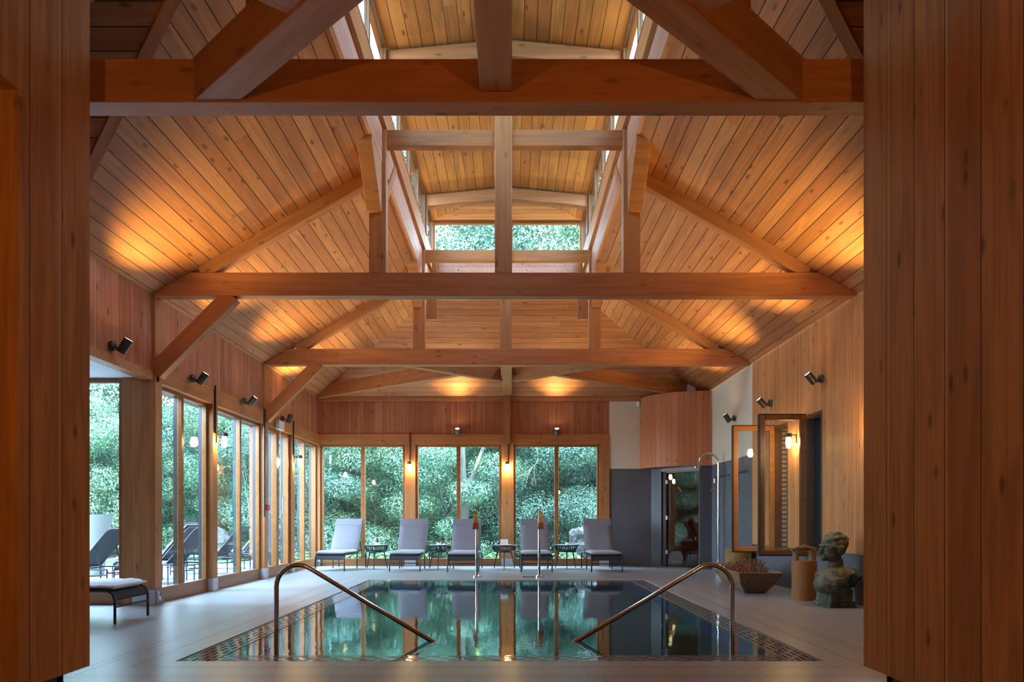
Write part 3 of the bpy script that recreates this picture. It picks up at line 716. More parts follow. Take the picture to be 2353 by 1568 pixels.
# pendant post on the back wall under the centre beam
o = timber('hanging_post', None, -.165, -.04, YB-.16, YB-.03, 2.76, 3.86, 'beam', 'Z'); props(o, 'short hanging post under the centre beam on the back wall', 'post')

# ------------------------------------------------------------------ lamps
def spot(label, x, y, z, side, tilt=35, energy=60, group='spotlights on the left wall', yaw=0):
    """side: +1 arm points +X (left wall), -1 arm points -X, 0 arm points -Y (back wall)"""
    rz = {1: 0, -1: math.pi, 0: -R90}[side]
    r = thing('wall_spotlight', label, 'spotlight', (x, y, z), rz, group)
    MB().lathe([(.055, 0), (.055, .045), (.048, .05)], 20, m=Matrix.Rotation(R90, 4, 'Y')).build('wall_mount', M['grey_metal'], r, smooth=True)
    hx = .155 if side else .10
    MB().tube([(.045, 0, -.01), (.09, 0, -.03), (hx, 0, -.02)], .011, 8).build('arm', M['grey_metal'], r, smooth=True)
    a = math.radians(tilt)
    hm = Matrix.Translation((hx, 0, 0)) @ Matrix.Rotation(math.radians(yaw), 4, 'Z') @ Matrix.Rotation(a, 4, 'Y')
    wm = wmat(r) @ hm
    hd = MB().lathe([(.047, -.085), (.05, -.08), (.05, .085), (.044, .085), (.044, .075)], 20).build('head', M['grey_metal'], r, m=wm, smooth=True)
    MB().lathe([(.042, .076), (.042, .079)], 20).build('lens', M['spotlens'], hd, m=wm)
    d = (wm.to_3x3() @ Vector((0, 0, 1)))
    lamp('spot_bulb', 'SPOT', wm @ Vector((0, 0, .10)), energy, WARM, .04, aim=d, cone=88, blend=1.0, parent=r)
    return r
SE = 105
spot('dark wall spotlight on the left boards, nearest the camera', XL, 7.5, 2.96, 1, 32, SE)
spot('dark wall spotlight on the left header beam, second from the camera', XL+.07, 9.23, 2.96, 1, 35, SE)
spot('dark wall spotlight on the left wall, just before the farthest truss', XL+.07, 11.0, 2.96, 1, 38, SE)
spot('dark wall spotlight on the left wall above the exit sign', XL+.07, 12.85, 2.955, 1, 18, SE)
spot('dark wall spotlight on the right boards, nearest the camera', XR, 9.32, 2.98, -1, 40, SE, 'spotlights on the right wall')
spot('dark wall spotlight on the right boards hidden behind the entrance wall', XR, 7.5, 2.96, -1, 36, SE, 'spotlights on the right wall')
spot('dark wall spotlight on the right boards beside the plaster', XR, 11.15, 2.96, -1, 42, SE, 'spotlights on the right wall')
spot('dark wall spotlight on the cream plaster of the right wall', XR, 12.95, 2.98, -1, 35, SE*.7, 'spotlights on the right wall')
spot('lit spotlight above the middle garden window of the back wall', -1.23, YB, 3.03, 0, 30, SE*.6, 'spotlights on the back wall')
spot('lit spotlight above the right garden window of the back wall', 1.01, YB, 3.03, 0, 30, SE*.6, 'spotlights on the back wall')
def wall_lamp(label, x, y, z, rz, energy=14, color=WARM):
    r = thing('wall_lamp', label, 'wall lamp', (x, y, z), rz, 'glass jar wall lamps')       # arm points -Y
    MB().box(-.03, .03, -.02, 0, -.03, .10).tube([(0, -.01, .09), (0, -.08, .10), (0, -.11, .10)], .01, 8).build('bracket', M['grey_metal'], r)
    MB().lathe([(.0, .12), (.045, .118), (.052, .10), (.052, .06), (.048, .06)], 20, (0, -.115, 0)).build('cap', M['grey_metal'], r, smooth=True)
    MB().lathe([(.05, .06), (.052, 0), (.05, -.09), (.04, -.105), (.0, -.11)], 20, (0, -.115, 0)).build('glass_jar', M['bulbglass'], r, smooth=True)
    MB().lathe([(.012, .055), (.034, .045), (.040, .0), (.038, -.06), (.026, -.085), (.0, -.09)], 16, (0, -.115, 0)).build('bulb', M['bulb'], r, smooth=True)
    lamp('lamp_bulb', 'POINT', wmat(r) @ Vector((0, -.115, -.03)), energy, color, .045, parent=r)
    return r
LE = 30
wall_lamp('glass jar wall lamp between the left and middle garden windows', -2.31, YB-.03, 2.24, 0, LE)
wall_lamp('glass jar wall lamp between the middle and right garden windows', -.10, YB-.03, 2.24, 0, LE)
wall_lamp('glass jar wall lamp on the post in the middle of the left glazing', XL+.04, 10.10, 2.22, R90, LE)
wall_lamp('glass jar wall lamp on the left wall near the back corner', XL+.04, 13.68, 2.22, R90, LE)
wall_lamp('glass jar wall lamp on the right wall between the open casements', XR, 10.18, 2.22, -R90, LE*1.5)
wall_lamp('added glass jar wall lamp on the right wall, hidden by the entrance wall', XR, 7.9, 2.22, -R90, LE*3, (1.0, .55, .18))  # unseen lamp, added to warm the floor on the right
wall_lamp('glass jar wall lamp in the entrance on the left', PL, .6, 2.3, R90, 330, (1.0, .50, .15))
wall_lamp('glass jar wall lamp in the entrance on the right', PR, .6, 2.3, -R90, 330, (1.0, .50, .15))
for k, (x, y, z0_, z1_, rz) in enumerate(((XL+.055, 10.02, 2.32, 3.02, 0), (XL+.055, 13.62, 2.34, 3.02, 0), (-2.31, YB-.045, 2.36, 3.02, 0), (-.08, YB-.045, 2.36, 2.76, 0), (XL+.05, 12.02, 1.10, 3.0, 0))):
    o = MB().tube([(0, 0, z0_), (0, 0, z1_)], .013 if k < 4 else .02, 8).build('steel_rod', M['black'], m=TR(x, y, 0), smooth=True)
    props(o, ['black rod above the wall lamp in the middle of the left glazing', 'black rod above the wall lamp near the back left corner', 'black rod above the left lamp of the back wall', 'thin black rod above the right lamp of the back wall', 'tall black conduit beside the post of the farthest truss'][k], 'rod', 'black rods above the wall lamps' if k < 4 else None)

# ------------------------------------------------------------------ small fittings
r = thing('exit_sign', 'white box exit sign with a running figure below the left wall spotlight', 'exit sign', (XL+.07, 12.70, 2.72))
MB().box(0, .06, -.15, .15, 0, .17).build('sign_box', M['white'], r, bevel=.006)
MB().box(.03, .055, -.165, -.152, .015, .155).build('sign_face', plain('exit_green', (.03,.42,.16), .4), r)
mf = MB().box(.036, .044, -.170, -.166, .05, .10).box(.047, .051, -.170, -.166, .05, .12).tube([(.040, -.168, .118), (.040, -.1685, .119)], .007, 8).box(.032, .037, -.170, -.166, .03, .06).box(.042, .047, -.170, -.166, .028, .055)
mf.build('running_figure', M['white'], r)
o = MB().tube([(0, 0, 0), (0, 0, .8), (.0, .0, 1.65)], .009, 6).build('cable_cover', M['white'], m=TR(XL+.03, 12.90, 1.08)); props(o, 'thin white cable running down the door frame from the exit sign', 'cable')
o = MB().box(0, .05, -.045, .045, 0, .10).build('fire_call_point', M['red'], m=TR(XL+.04, 12.15, 1.22), bevel=.004); props(o, 'red fire call point on the left post', 'call point')
o = MB().box(0, .035, -.06, .06, 0, .32).build('paper_notice', M['white'], m=TR(XL+.03, 12.98, 1.16)); props(o, 'white notice hung at the middle of the left glass door', 'notice')
o = MB().lathe([(.035, 0), (.045, .03), (.045, .09), (.03, .11)], 12).build('motion_sensor', M['white'], m=TR(2.86, YB-.05, 3.62), smooth=True); props(o, 'small white motion sensor on the cream wall beside the drum', 'sensor')
o = MB().box(0, .02, -.10, .10, 0, .24).build('notice_frame', M['white'], m=TR(XR-.022, 11.55, 1.55)); props(o, 'white notice framed on the right wall seen through the far casement', 'notice')
# deer emblem plate on the big post
r = thing('emblem_plate', 'grey plate with a small white deer emblem at the foot of the big left post', 'plate', (XL+.046, 8.445, .0))
MB().box(0, .006, -.085, .085, 0, .20).build('plate', M['shoed'], r)
d_ = MB()
def seg2(a, b, w=.007): 
    a = Vector((.008, a[0], a[1])); b = Vector((.008, b[0], b[1])); d_.tube([a, b], w, 6)
for a, b in (((-.02,.05),(-.025,.10)), ((-.025,.10),(.015,.095)), ((.015,.095),(.02,.05)), ((-.025,.10),(-.035,.135)), ((-.035,.135),(-.01,.14)), ((-.03,.14),(-.045,.17)), ((-.03,.14),(-.012,.168)), ((-.02,.07),(.02,.07)), ((-.02,.085),(.018,.085))): seg2(a, b)
d_.build('deer_emblem', M['white'], r)

# ------------------------------------------------------------------ handrails
def rail(label, xp, xe, Y, s):
    pts_ = [(xp, Y, -.3), (xp, Y, .42)]
    # arch at the top, then the slope down into the water
    A = Vector((xp, Y, .42)); E = Vector((xe, Y, -.012)); top = .655
    R_ = .19; cx_, cz_ = xp+s*R_, top-R_
    sl = math.atan2(-(-.012-.62), abs(xe-(xp+s*.30)))
    for k in range(0, 11):
        a = math.pi-(math.pi/2+sl)*k/10
        pts_.append((cx_+s*R_*math.cos(a), Y, cz_+R_*math.sin(a)))
    p = Vector(pts_[-1]); d = (E-p); pts_.append(tuple(p+d*.5)); pts_.append(tuple(E)); pts_.append(tuple(E+d*.35))
    o = MB().tube(pts_, .0205, 14).build('pool_handrail', M['rail'], m=Matrix.Identity(4), smooth=True)
    props(o, label, 'handrail', 'handrails in the pool'); return o
rail('bent steel handrail entering the water on the left', -2.06, -.70, 5.97, 1)
rail('bent steel handrail entering the water on the right', 1.925, .565, 5.97, -1)
# ------------------------------------------------------------------ water spouts
r = thing('water_spout', 'steel swan neck water spout at the far pool edge, left of the pair', 'water spout', (-.645, 12.45, 0), group='water spouts at the far pool edge')
MB().lathe([(.085, 0), (.085, .03), (.06, .035), (.03, .05)], 24).build('base_flange', M['chrome'], r, smooth=True)
MB().tube([(0, 0, .04), (0, 0, .7), (0, .02, 1.0), (0, .0, 1.12), (.0, -.06, 1.20), (0, -.14, 1.22), (0, -.22, 1.17)], [.026, .026, .025, .024, .024, .024, .026], 14).build('swan_neck', M['chrome'], r, smooth=True)
sp_ = MB(); pr = [(-.20, 1.18, .028, .026), (-.27, 1.10, .034, .020), (-.32, 1.00, .045, .014), (-.35, .88, .060, .009)]
for y, z, hw, th in pr: sp_.v += [(-hw, y-th, z), (hw, y-th, z), (hw, y+th, z), (-hw, y+th, z)]
for i in range(3):
    for k in range(4): sp_.f.append((i*4+k, i*4+(k+1) % 4, i*4+4+(k+1) % 4, i*4+4+k))
sp_.f += [(3, 2, 1, 0), (12, 13, 14, 15)]
sp_.build('flat_nozzle', M['chrome'], r, bevel=.004)
dup(r, TR(.495, 12.45, 0, .05), 'steel swan neck water spout at the far pool edge, right of the pair')
o = MB().tube([(-.12, 0, .012), (.10, 0, .012)], .010, 8).build('short_rod', M['trough'], m=TR(.31, 12.42, 0)); props(o, 'small brown rod lying on the floor beside the right water spout', 'rod')

# ------------------------------------------------------------------ loungers
def cushion(w, l, t, mat, name, parent, m, seed=0, quilt=0):
    nx, ny = 10, 18; mb = MB(); idx = {}
    for side in (0, 1):
        for i in range(nx+1):
            for j in range(ny+1):
                u, v = i/nx, j/ny; ed = min(u, 1-u)*w; ev = min(v, 1-v)*l
                k = min(1, (min(ed, ev)/.035))**.5 if min(ed, ev) < .035 else 1
                z = t/2*(.25+.75*k)
                if side: z = z + .004*math.sin(v*34+seed)*(1 if min(u, 1-u) < .3 else .3) + .003*noise.noise(Vector((u*5, v*8, seed)))
                idx[(side, i, j)] = len(mb.v); mb.v.append(((u-.5)*w, (v-.5)*l, z if side else -z))
    for i in range(nx):
        for j in range(ny):
            mb.f.append((idx[1,i,j], idx[1,i+1,j], idx[1,i+1,j+1], idx[1,i,j+1])); mb.f.append((idx[0,i,j], idx[0,i,j+1], idx[0,i+1,j+1], idx[0,i+1,j]))
    for i in range(nx):
        for j in (0, ny): mb.f.append((idx[0,i,j], idx[0,i+1,j], idx[1,i+1,j], idx[1,i,j]))
    for j in range(ny):
        for i in (0, nx): mb.f.append((idx[0,i,j], idx[0,i,j+1], idx[1,i,j+1], idx[1,i,j]))
    return mb.build(name, M[mat], parent, m=wmat(parent) @ m, smooth=True)
def lounger(label, x, y, rz, cush=True, group='cushioned loungers by the back windows', mat='cush', seat_l=.86, backang=62):
    r = thing('sun_lounger', label, 'sun lounger', (x, y, 0), rz, group)
    hw = .31; zr = .335; ry = seat_l
    for s in (-1, 1):
        MB().tube([(s*hw, 0, 0), (s*hw, 0, .24), (s*hw, .02, .30), (s*hw, .07, zr), (s*hw, .16, zr+.005)], .014, 8).build('front_leg', M['frame_metal'], r, smooth=True)
        MB().tube([(s*hw, ry+.42, 0), (s*hw, ry+.42, zr)], .013, 8).build('rear_leg', M['frame_metal'], r, smooth=True)
        MB().tube([(s*(hw-.04), ry-.02, 0), (s*(hw-.04), ry-.02, zr)], .012, 8).build('middle_leg', M['frame_metal'], r, smooth=True)
        MB().tube([(s*hw, .14, zr), (s*hw, ry, zr), (s*hw, ry+.42, zr-.01), (s*hw, ry+.44, zr-.05), (s*(hw-.02), ry+.40, zr-.09), (s*(hw-.02), ry+.05, zr-.11)], .013, 8).build('side_rail', M['frame_metal'], r, smooth=True)
    MB().tube([(-hw, 0, .17), (hw, 0, .17)], .010, 8).build('stretcher', M['frame_metal'], r, smooth=True)
    # woven sling: seat that folds over the front edge
    pr = [(0.0, .25), (.015, .30), (.06, zr-.005), (.15, zr+.0), (ry, zr)]
    sl = MB()
    for yy, zz in pr: sl.v += [(-hw+.01, yy, zz), (hw-.01, yy, zz), (hw-.01, yy+.006, zz-.016), (-hw+.01, yy+.006, zz-.016)]
    for i in range(len(pr)-1):
        for k in range(4): sl.f.append((i*4+k, i*4+(k+1) % 4, i*4+4+(k+1) % 4, i*4+4+k))
    e_ = (len(pr)-1)*4; sl.f += [(3, 2, 1, 0), (e_, e_+1, e_+2, e_+3)]
    sl.build('sling_seat', M['sling'], r)
    ba = math.radians(backang); bl = .74
    bm_ = Matrix.Translation((0, ry-.04, zr+.01)) @ Matrix.Rotation(ba, 4, 'X')
    MB().tube([(-hw+.02, 0, 0), (-hw+.02, bl-.05, 0), (-hw+.06, bl, 0), (hw-.06, bl, 0), (hw-.02, bl-.05, 0), (hw-.02, 0, 0)], .013, 8).build('back_frame', M['frame_metal'], r, m=wmat(r) @ bm_, smooth=True)
    MB().box(-hw+.03, hw-.03, .0, bl-.01, -.006, .006).build('back_sling', M['sling'], r, m=wmat(r) @ bm_)
    yb_ = ry-.04+math.cos(ba)*.42; zb_ = zr+.01+math.sin(ba)*.42
    MB().tube([(-hw+.05, ry+.30, zr-.04), (-hw+.05, yb_, zb_-.01)], .009, 6).tube([(hw-.05, ry+.30, zr-.04), (hw-.05, yb_, zb_-.01)], .009, 6).build('back_prop', M['frame_metal'], r)
    if cush:
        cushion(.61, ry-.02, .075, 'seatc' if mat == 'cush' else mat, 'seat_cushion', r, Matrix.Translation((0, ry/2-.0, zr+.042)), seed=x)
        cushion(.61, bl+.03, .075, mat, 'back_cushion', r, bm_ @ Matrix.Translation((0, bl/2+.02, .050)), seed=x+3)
        MB().box(-.30, .30, bl-.12, bl+.035, .085, .095).build('headrest_flap', M[mat], r, m=wmat(r) @ bm_, bevel=.004)
    return r
LX = [(-3.72, 13.93, -.13, 'grey cushioned lounger nearest the left back corner'),
      (-2.17, 13.82, -.03, 'grey cushioned lounger in front of the left window post'),
      (-.98, 13.65, -.01, 'grey cushioned lounger behind the left water spout'),
      (.495, 13.68, .01, 'grey cushioned lounger behind the right water spout'),
      (1.90, 13.66, .055, 'grey cushioned lounger in front of the slate wall')]
for x, y, rz, lb in LX: lounger(lb, x, y, rz)
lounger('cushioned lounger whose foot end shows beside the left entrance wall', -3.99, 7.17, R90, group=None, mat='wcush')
# outdoors on the terrace
OL = [(-7.15, 10.2, -R90, 'dark sling lounger on the terrace outside the wing window', False),
      (-6.9, 12.1, -R90, 'lounger with white cushions on the terrace outside the left glazing', True),
      (-6.35, 11.2, -R90, 'dark sling lounger on the terrace in front of the white cushioned one', False),
      (-6.5, 13.3, -R90, 'dark sling lounger on the terrace beyond the middle left post', False),
      (-6.5, 14.7, -R90, 'white cushioned lounger on the terrace outside the glass door', True)]
for x, y, rz, lb, cu in OL: lounger(lb, x, y, rz, cu, 'loungers on the terrace outside', 'ocush', backang=50)

# ------------------------------------------------------------------ side tables
def side_table():
    r = thing('side_table', 'round woven side table between the two left loungers', 'side table', (0, 0, 0), 0, 'round woven side tables')
    zt = .505
    MB().lathe([(.0, zt-.012), (.235, zt-.012), (.24, zt-.006), (.235, zt), (.0, zt)], 32).build('table_top', M['tabletop'], r, smooth=True)
    def ring(R_, z, rr): return [(R_*math.cos(a*math.pi/16), R_*math.sin(a*math.pi/16), z) for a in range(33)]
    MB().tube(ring(.262, zt-.008, 0), .017, 8, caps=False).build('top_rim', M['frame_metal'], r, smooth=True)
    MB().tube(ring(.20, zt-.135, 0), .018, 8, caps=False).build('lower_rim', M['frame_metal'], r, smooth=True)
    w = MB()
    for k in range(30):
        a = 2*math.pi*k/30; b_ = a+.10
        w.tube([(.262*math.cos(a), .262*math.sin(a), zt-.01), (.20*math.cos(b_), .20*math.sin(b_), zt-.135)], .0065, 5)
    wo_ = w.build('woven_side', M['sling'], r)
    for k in range(3):
        a = -R90 + 2*math.pi*k/3
        MB().tube([(.17*math.cos(a), .17*math.sin(a), zt-.12), (.255*math.cos(a), .255*math.sin(a), 0)], [.016, .009], 8).build('leg', M['frame_metal'], r, smooth=True)
    return r
tb = side_table()
TXY = [(-2.93, 14.72), (-1.565, 14.72), (-.165, 14.72), (1.17, 14.78)]
tl = ['round woven side table right of the leftmost lounger', 'round woven side table with a yellow flower beside its white pot', 'round woven side table holding the white stand', 'round woven side table left of the rightmost lounger']
m0 = TR(TXY[0][0], TXY[0][1], 0)
def move(root, m):
    old = WM[root.name].copy()
    def rec(o):
        WM[o.name] = m @ (old.inverted() @ WM[o.name])
        for c in o.children: rec(c)
    rec(root); l, q, s_ = m.decompose(); root.location = l; root.rotation_euler = q.to_euler('XYZ')
move(tb, m0); tb['label'] = tl[0]
for k in (1, 2, 3): dup(tb, TR(*TXY[k], 0, .0), tl[k])
def potted(label, x, y, z):
    r = thing('potted_plant', label, 'potted plant', (x, y, z), 0, 'small white pots on the side tables')
    MB().lathe([(.0, 0), (.038, 0), (.05, .055), (.045, .055), (.040, .045), (.0, .045)], 18).build('pot', M['pot'], r, smooth=True)
    p = MB()
    for lv in range(6):
        for k in range(8-lv//2):
            a = 2*math.pi*k/(8-lv//2)+lv*.4; R_ = .042-.005*lv; z_ = .05+lv*.015
            c_, s_ = math.cos(a), math.sin(a)
            p.v += [(c_*.012, s_*.012, z_), (c_*R_*.7-s_*.013, s_*R_*.7+c_*.013, z_+.014), (c_*R_, s_*R_, z_+.026), (c_*R_*.7+s_*.013, s_*R_*.7-c_*.013, z_+.014), (c_*R_*.7, s_*R_*.7, z_+.004)]
            q = len(p.v)-5; p.f += [(q, q+1, q+2, q+3), (q, q+3, q+2, q+4), (q, q+4, q+2, q+1)]
    p.lathe([(.014, .045), (.03, .07), (.024, .115), (.0, .14)], 10)
    p.build('dried_cone', M['plant'], r)
    return r
pp = potted('white pot with a dried cone on the leftmost side table', -2.90, 14.70, .505)
dup(pp, TR(-1.58, 14.70, .505, .6), 'white pot with a dried cone on the second side table from the left')
dup(pp, TR(1.20, 14.76, .505, 1.3), 'white pot with a dried cone on the rightmost side table')
o = MB().lathe([(.015, 0), (.02, .03), (.0, .035)], 12).build('tealight_holder', M['pot'], m=TR(-1.48, 14.68, .505), smooth=True); props(o, 'tiny white tealight holder beside the pot on the second side table', 'tealight holder')
r = thing('table_flower', 'small yellow flower on the second side table', 'flower', (-1.36, 14.66, .505))
MB().tube([(0, 0, 0), (0, 0, .03)], .004, 6).build('stem', M['plant'], r)
MB().lathe([(.0, .025), (.022, .03), (.024, .042), (.0, .05)], 10).build('petals', plain('yellow_petals', (.85,.42,.03), .7), r)
r = thing('table_sign', 'white table stand on the woven side table in the middle', 'table stand', (-.17, 14.70, .505), .0)
MB().box(-.08, .08, -.006, .006, 0, .12).build('stand_panel', M['white'], r, bevel=.003)
MB().box(-.08, .08, -.025, .025, 0, .008).build('stand_foot', M['white'], r)
MB().box(-.066, .066, -.008, -.0065, .014, .106).build('stand_face', plain('pale_grey_card', (.55,.56,.58), .6), r)

# ------------------------------------------------------------------ shower, coat rack
r = thing('shower', 'tall polished shower column with a curved top on the right', 'shower', (4.12, 13.62, 0))
MB().lathe([(.07, 0), (.07, .02), (.03, .04)], 20).build('base_flange', M['chrome'], r, smooth=True)
ap = [(0, 0, .03), (0, 0, 1.2), (0, 0, 2.17)] + [(-.20+.20*math.cos(math.pi*k/12), 0, 2.17+.20*math.sin(math.pi*k/12)) for k in range(1, 11)] + [(-.40, 0, 2.12)]
MB().tube(ap, .024, 14).build('column', M['chrome'], r, smooth=True)
MB().lathe([(.03, 0), (.09, -.015), (.09, -.03), (.0, -.03)], 20, (-.42, 0, 2.12)).build('shower_head', M['chrome'], r, smooth=True)
MB().lathe([(.03, -.05), (.03, .05)], 14, (0, 0, 1.02)).build('valve', M['chrome'], r, smooth=True)
r = thing('coat_rack', 'steel coat rack on the slate wall behind the shower', 'coat rack', (XR-.04, 13.2, 1.93))
MB().box(-.012, .012, -.95, .95, -.012, .012).build('rail', M['grey_metal'], r)
for y in (-.8, .1, .8): MB().tube([(0, y, 0), (.03, y, 0)], .02, 8).build('wall_fixing', M['grey_metal'], r)
MB().tube([(-.03, -.45, 0), (-.03, -.45, -.13), (-.03, -.10, -.13), (-.03, -.10, 0)], .008, 6).build('hook_loop', M['chrome'], r)
def hanger(label, y):
    h_ = thing('coat_hanger', label, 'coat hanger', (XR-.06, y, 1.90), -.5, 'wooden coat hangers')
    MB().tube([(0, 0, 0), (0, 0, -.10)], .005, 6).build('hook', M['chrome'], h_)
    MB().tube([(-.10, 0, -.26), (-.08, 0, -.24), (0, 0, -.10), (.08, 0, -.24), (.10, 0, -.26)], .010, 6).tube([(-.10, 0, -.26), (.10, 0, -.26)], .007, 6).build('hanger_body', M['log'], h_)
hanger('wooden coat hanger on the rack left of the shower column', 14.1); hanger('wooden coat hanger on the rack next to the far casement', 12.75)

# ------------------------------------------------------------------ trough, basket, log, bust
def trough():
    mb = MB(); n = 14
    # rim outline (x right, y depth) and smaller bottom outline; far end runs into a spout
    rim = []; bot = []
    Lh = 1.18; 
    for i in range(n+1):
        t_ = i/n; y = -Lh + 2*Lh*t_
        wv = .30 + .02*math.sin(t_*5)
        rim.append((wv + .01*noise.noise(Vector((t_*4, 1, 0))), y, .30+.02*math.sin(t_*6+1)+.012*noise.noise(Vector((t_*7, 3, 0)))))
        bot.append((.14, -.80+1.75*t_, 0.0))
    def ringv(k, inner):
        sh = .035 if inner else 0
        w, y, z = rim[k]; wb, yb2, zb2 = bot[k]
        ys_ = y*(1-sh*1.2); yb3 = yb2*(1-sh)
        zb3 = zb2+(.05 if inner else 0)
        return [(-(w-sh), ys_, z), (-(w*.80-sh), ys_*.4+yb3*.6, z*.45+zb3*.4), (-(wb-sh*.3), yb3, zb3), (wb-sh*.3, yb3, zb3), (w*.80-sh, ys_*.4+yb3*.6, z*.45+zb3*.4), (w-sh, ys_, z)]
    for inner in (False, True):
        for k in range(n+1): mb.v += ringv(k, inner)
    N6 = 6*(n+1)
    for a in (0, 1):
        for k in range(n):
            for j in range(5):
                q = a*N6+k*6+j; mb.f.append((q, q+1, q+7, q+6))
        for k in (0, n): mb.f.append(tuple(a*N6+k*6+j for j in range(6)))
    for k in range(n):
        for j in (0, 5): q = k*6+j; mb.f.append((q, q+6, N6+q+6, N6+q))
    for k in (0, n): q = k*6; mb.f.append((q, q+5, N6+q+5, N6+q))
    return mb
tro = trough().build('dough_trough', M['trough'], m=TR(3.57, 10.55, 0, math.radians(-7)), bevel=.012)
props(tro, 'long weathered wooden dough trough on the floor by the right wall', 'trough')
dr_ = MB()
for k in range(2600):
    x = random.uniform(-.25, .25); y = random.uniform(-1.0, .98); hh = .25+.17*math.exp(-((y+.1)/.35)**2)*(1 if x > -.1 else .6)
    d = Vector((random.uniform(-1, 1), random.uniform(-1, 1), random.uniform(.2, 1.2))).normalized(); p = Vector((x, y, random.uniform(.12, hh)))
    q = p + d*random.uniform(.02, .07); dr_.tube([p, (p+q)/2+Vector((random.uniform(-.01,.01),)*3), q], [.003, .007, .002], 3, caps=False)
for (x, y) in ((-.05, -.6), (-.12, .1), (.02, -.35)): dr_.tube([(x, y, .2), (x+.02, y, .52)], .005, 4)
do_ = dr_.build('dried_flowers', M['dried'], m=TR(3.57, 10.55, .02, math.radians(-7)), fix=False); props(do_, 'russet dried flowers heaped in the wooden trough', 'dried flowers', kind='stuff')
bk = MB(); pf = [(.0, 0), (.22, 0)]
for k in range(14): pf += [(.228, .02+k*.037), (.236, .038+k*.037)]
pf += [(.22, .545), (.20, .53), (.0, .53)]
bo = bk.lathe(pf, 32).build('straw_basket', M['basket'], m=TR(4.0, 12.05, 0), smooth=True); props(bo, 'round coiled straw basket standing behind the trough', 'basket')
r = thing('log_stool', 'upright log with carved handles beside the bronze bust', 'log', (3.83, 8.95, 0), .2)
lb_ = MB(); pf = [(.0, 0), (.155, 0), (.160, .04), (.152, .25), (.158, .45), (.155, .515), (.0, .52)]
lb_.lathe(pf, 24); lb_.build('log_body', M['log'], r, smooth=True)
for s in (-1, 1):
    MB().prism([(s*.155, .50), (s*.095, .50), (s*.105, .60), (s*.10, .655), (s*.155, .655), (s*.148, .60)], 'Y', -.045, .045).build('handle_post', M['trough'], r, bevel=.012)
MB().tube([(-.18, 0, .655), (-.08, 0, .675), (0, 0, .69), (.08, 0, .675), (.18, 0, .66)], [.022, .028, .034, .028, .022], 10).build('handle_bar', M['trough'], r, smooth=True)

def bust():
    mb = bmesh.new()
    def ell(c, s, rot=(0, 0, 0), seg=20):
        from mathutils import Euler
        m = Matrix.Translation(Vector(c)) @ Euler([math.radians(a) for a in rot]).to_matrix().to_4x4() @ Matrix.Diagonal((*s, 1))
        bmesh.ops.create_uvsphere(mb, u_segments=seg, v_segments=seg//2+2, radius=1, matrix=m)
    # faces -X; camera sees the profile
    ell((.02, 0, .735), (.150, .125, .155)); ell((.055, 0, .775), (.135, .13, .125)); ell((-.045, 0, .66), (.10, .10, .12), (0, -10, 0))
    ell((-.09, 0, .60), (.055, .06, .045)); ell((-.155, 0, .685), (.026, .022, .042), (0, 20, 0)); ell((-.12, 0, .735), (.05, .085, .022))
    ell((-.135, 0, .632), (.028, .045, .014)); ell((-.13, 0, .612), (.028, .04, .014)); ell((-.125, 0, .580), (.035, .035, .03))
    ell((.02, -.13, .69), (.035, .02, .05)); ell((.02, .13, .69), (.035, .02, .05))
    ell((-.10, -.055, .70), (.035, .03, .03)); ell((-.10, .055, .70), (.035, .03, .03))
    for k in range(26):
        a = random.uniform(0, 2*math.pi); b_ = random.uniform(.1, 1.2)
        ell((.05+.135*math.cos(a)*math.sin(b_), .125*math.sin(a)*math.sin(b_), .765+.125*math.cos(b_)), (.03, .03, .024), seg=8)
    ell((.04, 0, .50), (.085, .085, .12), (0, 12, 0))
    ell((.02, 0, .36), (.21, .25, .13)); ell((-.06, -.05, .30), (.20, .20, .13), (0, -15, 0)); ell((.14, -.02, .38), (.15, .24, .10), (0, 25, 0)); ell((-.16, -.06, .26), (.10, .15, .10)); ell((.02, 0, .24), (.17, .20, .10))
    ell((.22, .05, .30), (.10, .16, .10), (0, 40, 0))
    m = Matrix.Translation((.02, 0, .10)) @ Matrix.Diagonal((.30, .28, .22, 1)); bmesh.ops.create_cube(mb, size=1, matrix=m)
    m = Matrix.Translation((.02, 0, .03)) @ Matrix.Diagonal((.36, .32, .06, 1)); bmesh.ops.create_cube(mb, size=1, matrix=m)
    me = bpy.data.meshes.new('bronze_bust'); mb.to_mesh(me); mb.free(); me.materials.append(M['bronze'])
    o = bpy.data.objects.new('bronze_bust', me); COL.objects.link(o); place(o, TR(3.90, 8.30, 0, math.radians(12)))
    rm = o.modifiers.new('remesh', 'REMESH'); rm.mode = 'VOXEL'; rm.voxel_size = .008; rm.use_smooth_shade = True
    sm = o.modifiers.new('smooth', 'SMOOTH'); sm.iterations = 3
    tx = bpy.data.textures.new('chisel', 'CLOUDS'); tx.noise_scale = .06; tx.noise_depth = 3
    dp = o.modifiers.new('rough', 'DISPLACE'); dp.texture = tx; dp.strength = .035; dp.mid_level = .5
    props(o, 'greenish bronze bust of a bearded man facing left on the floor', 'bust')
bust()

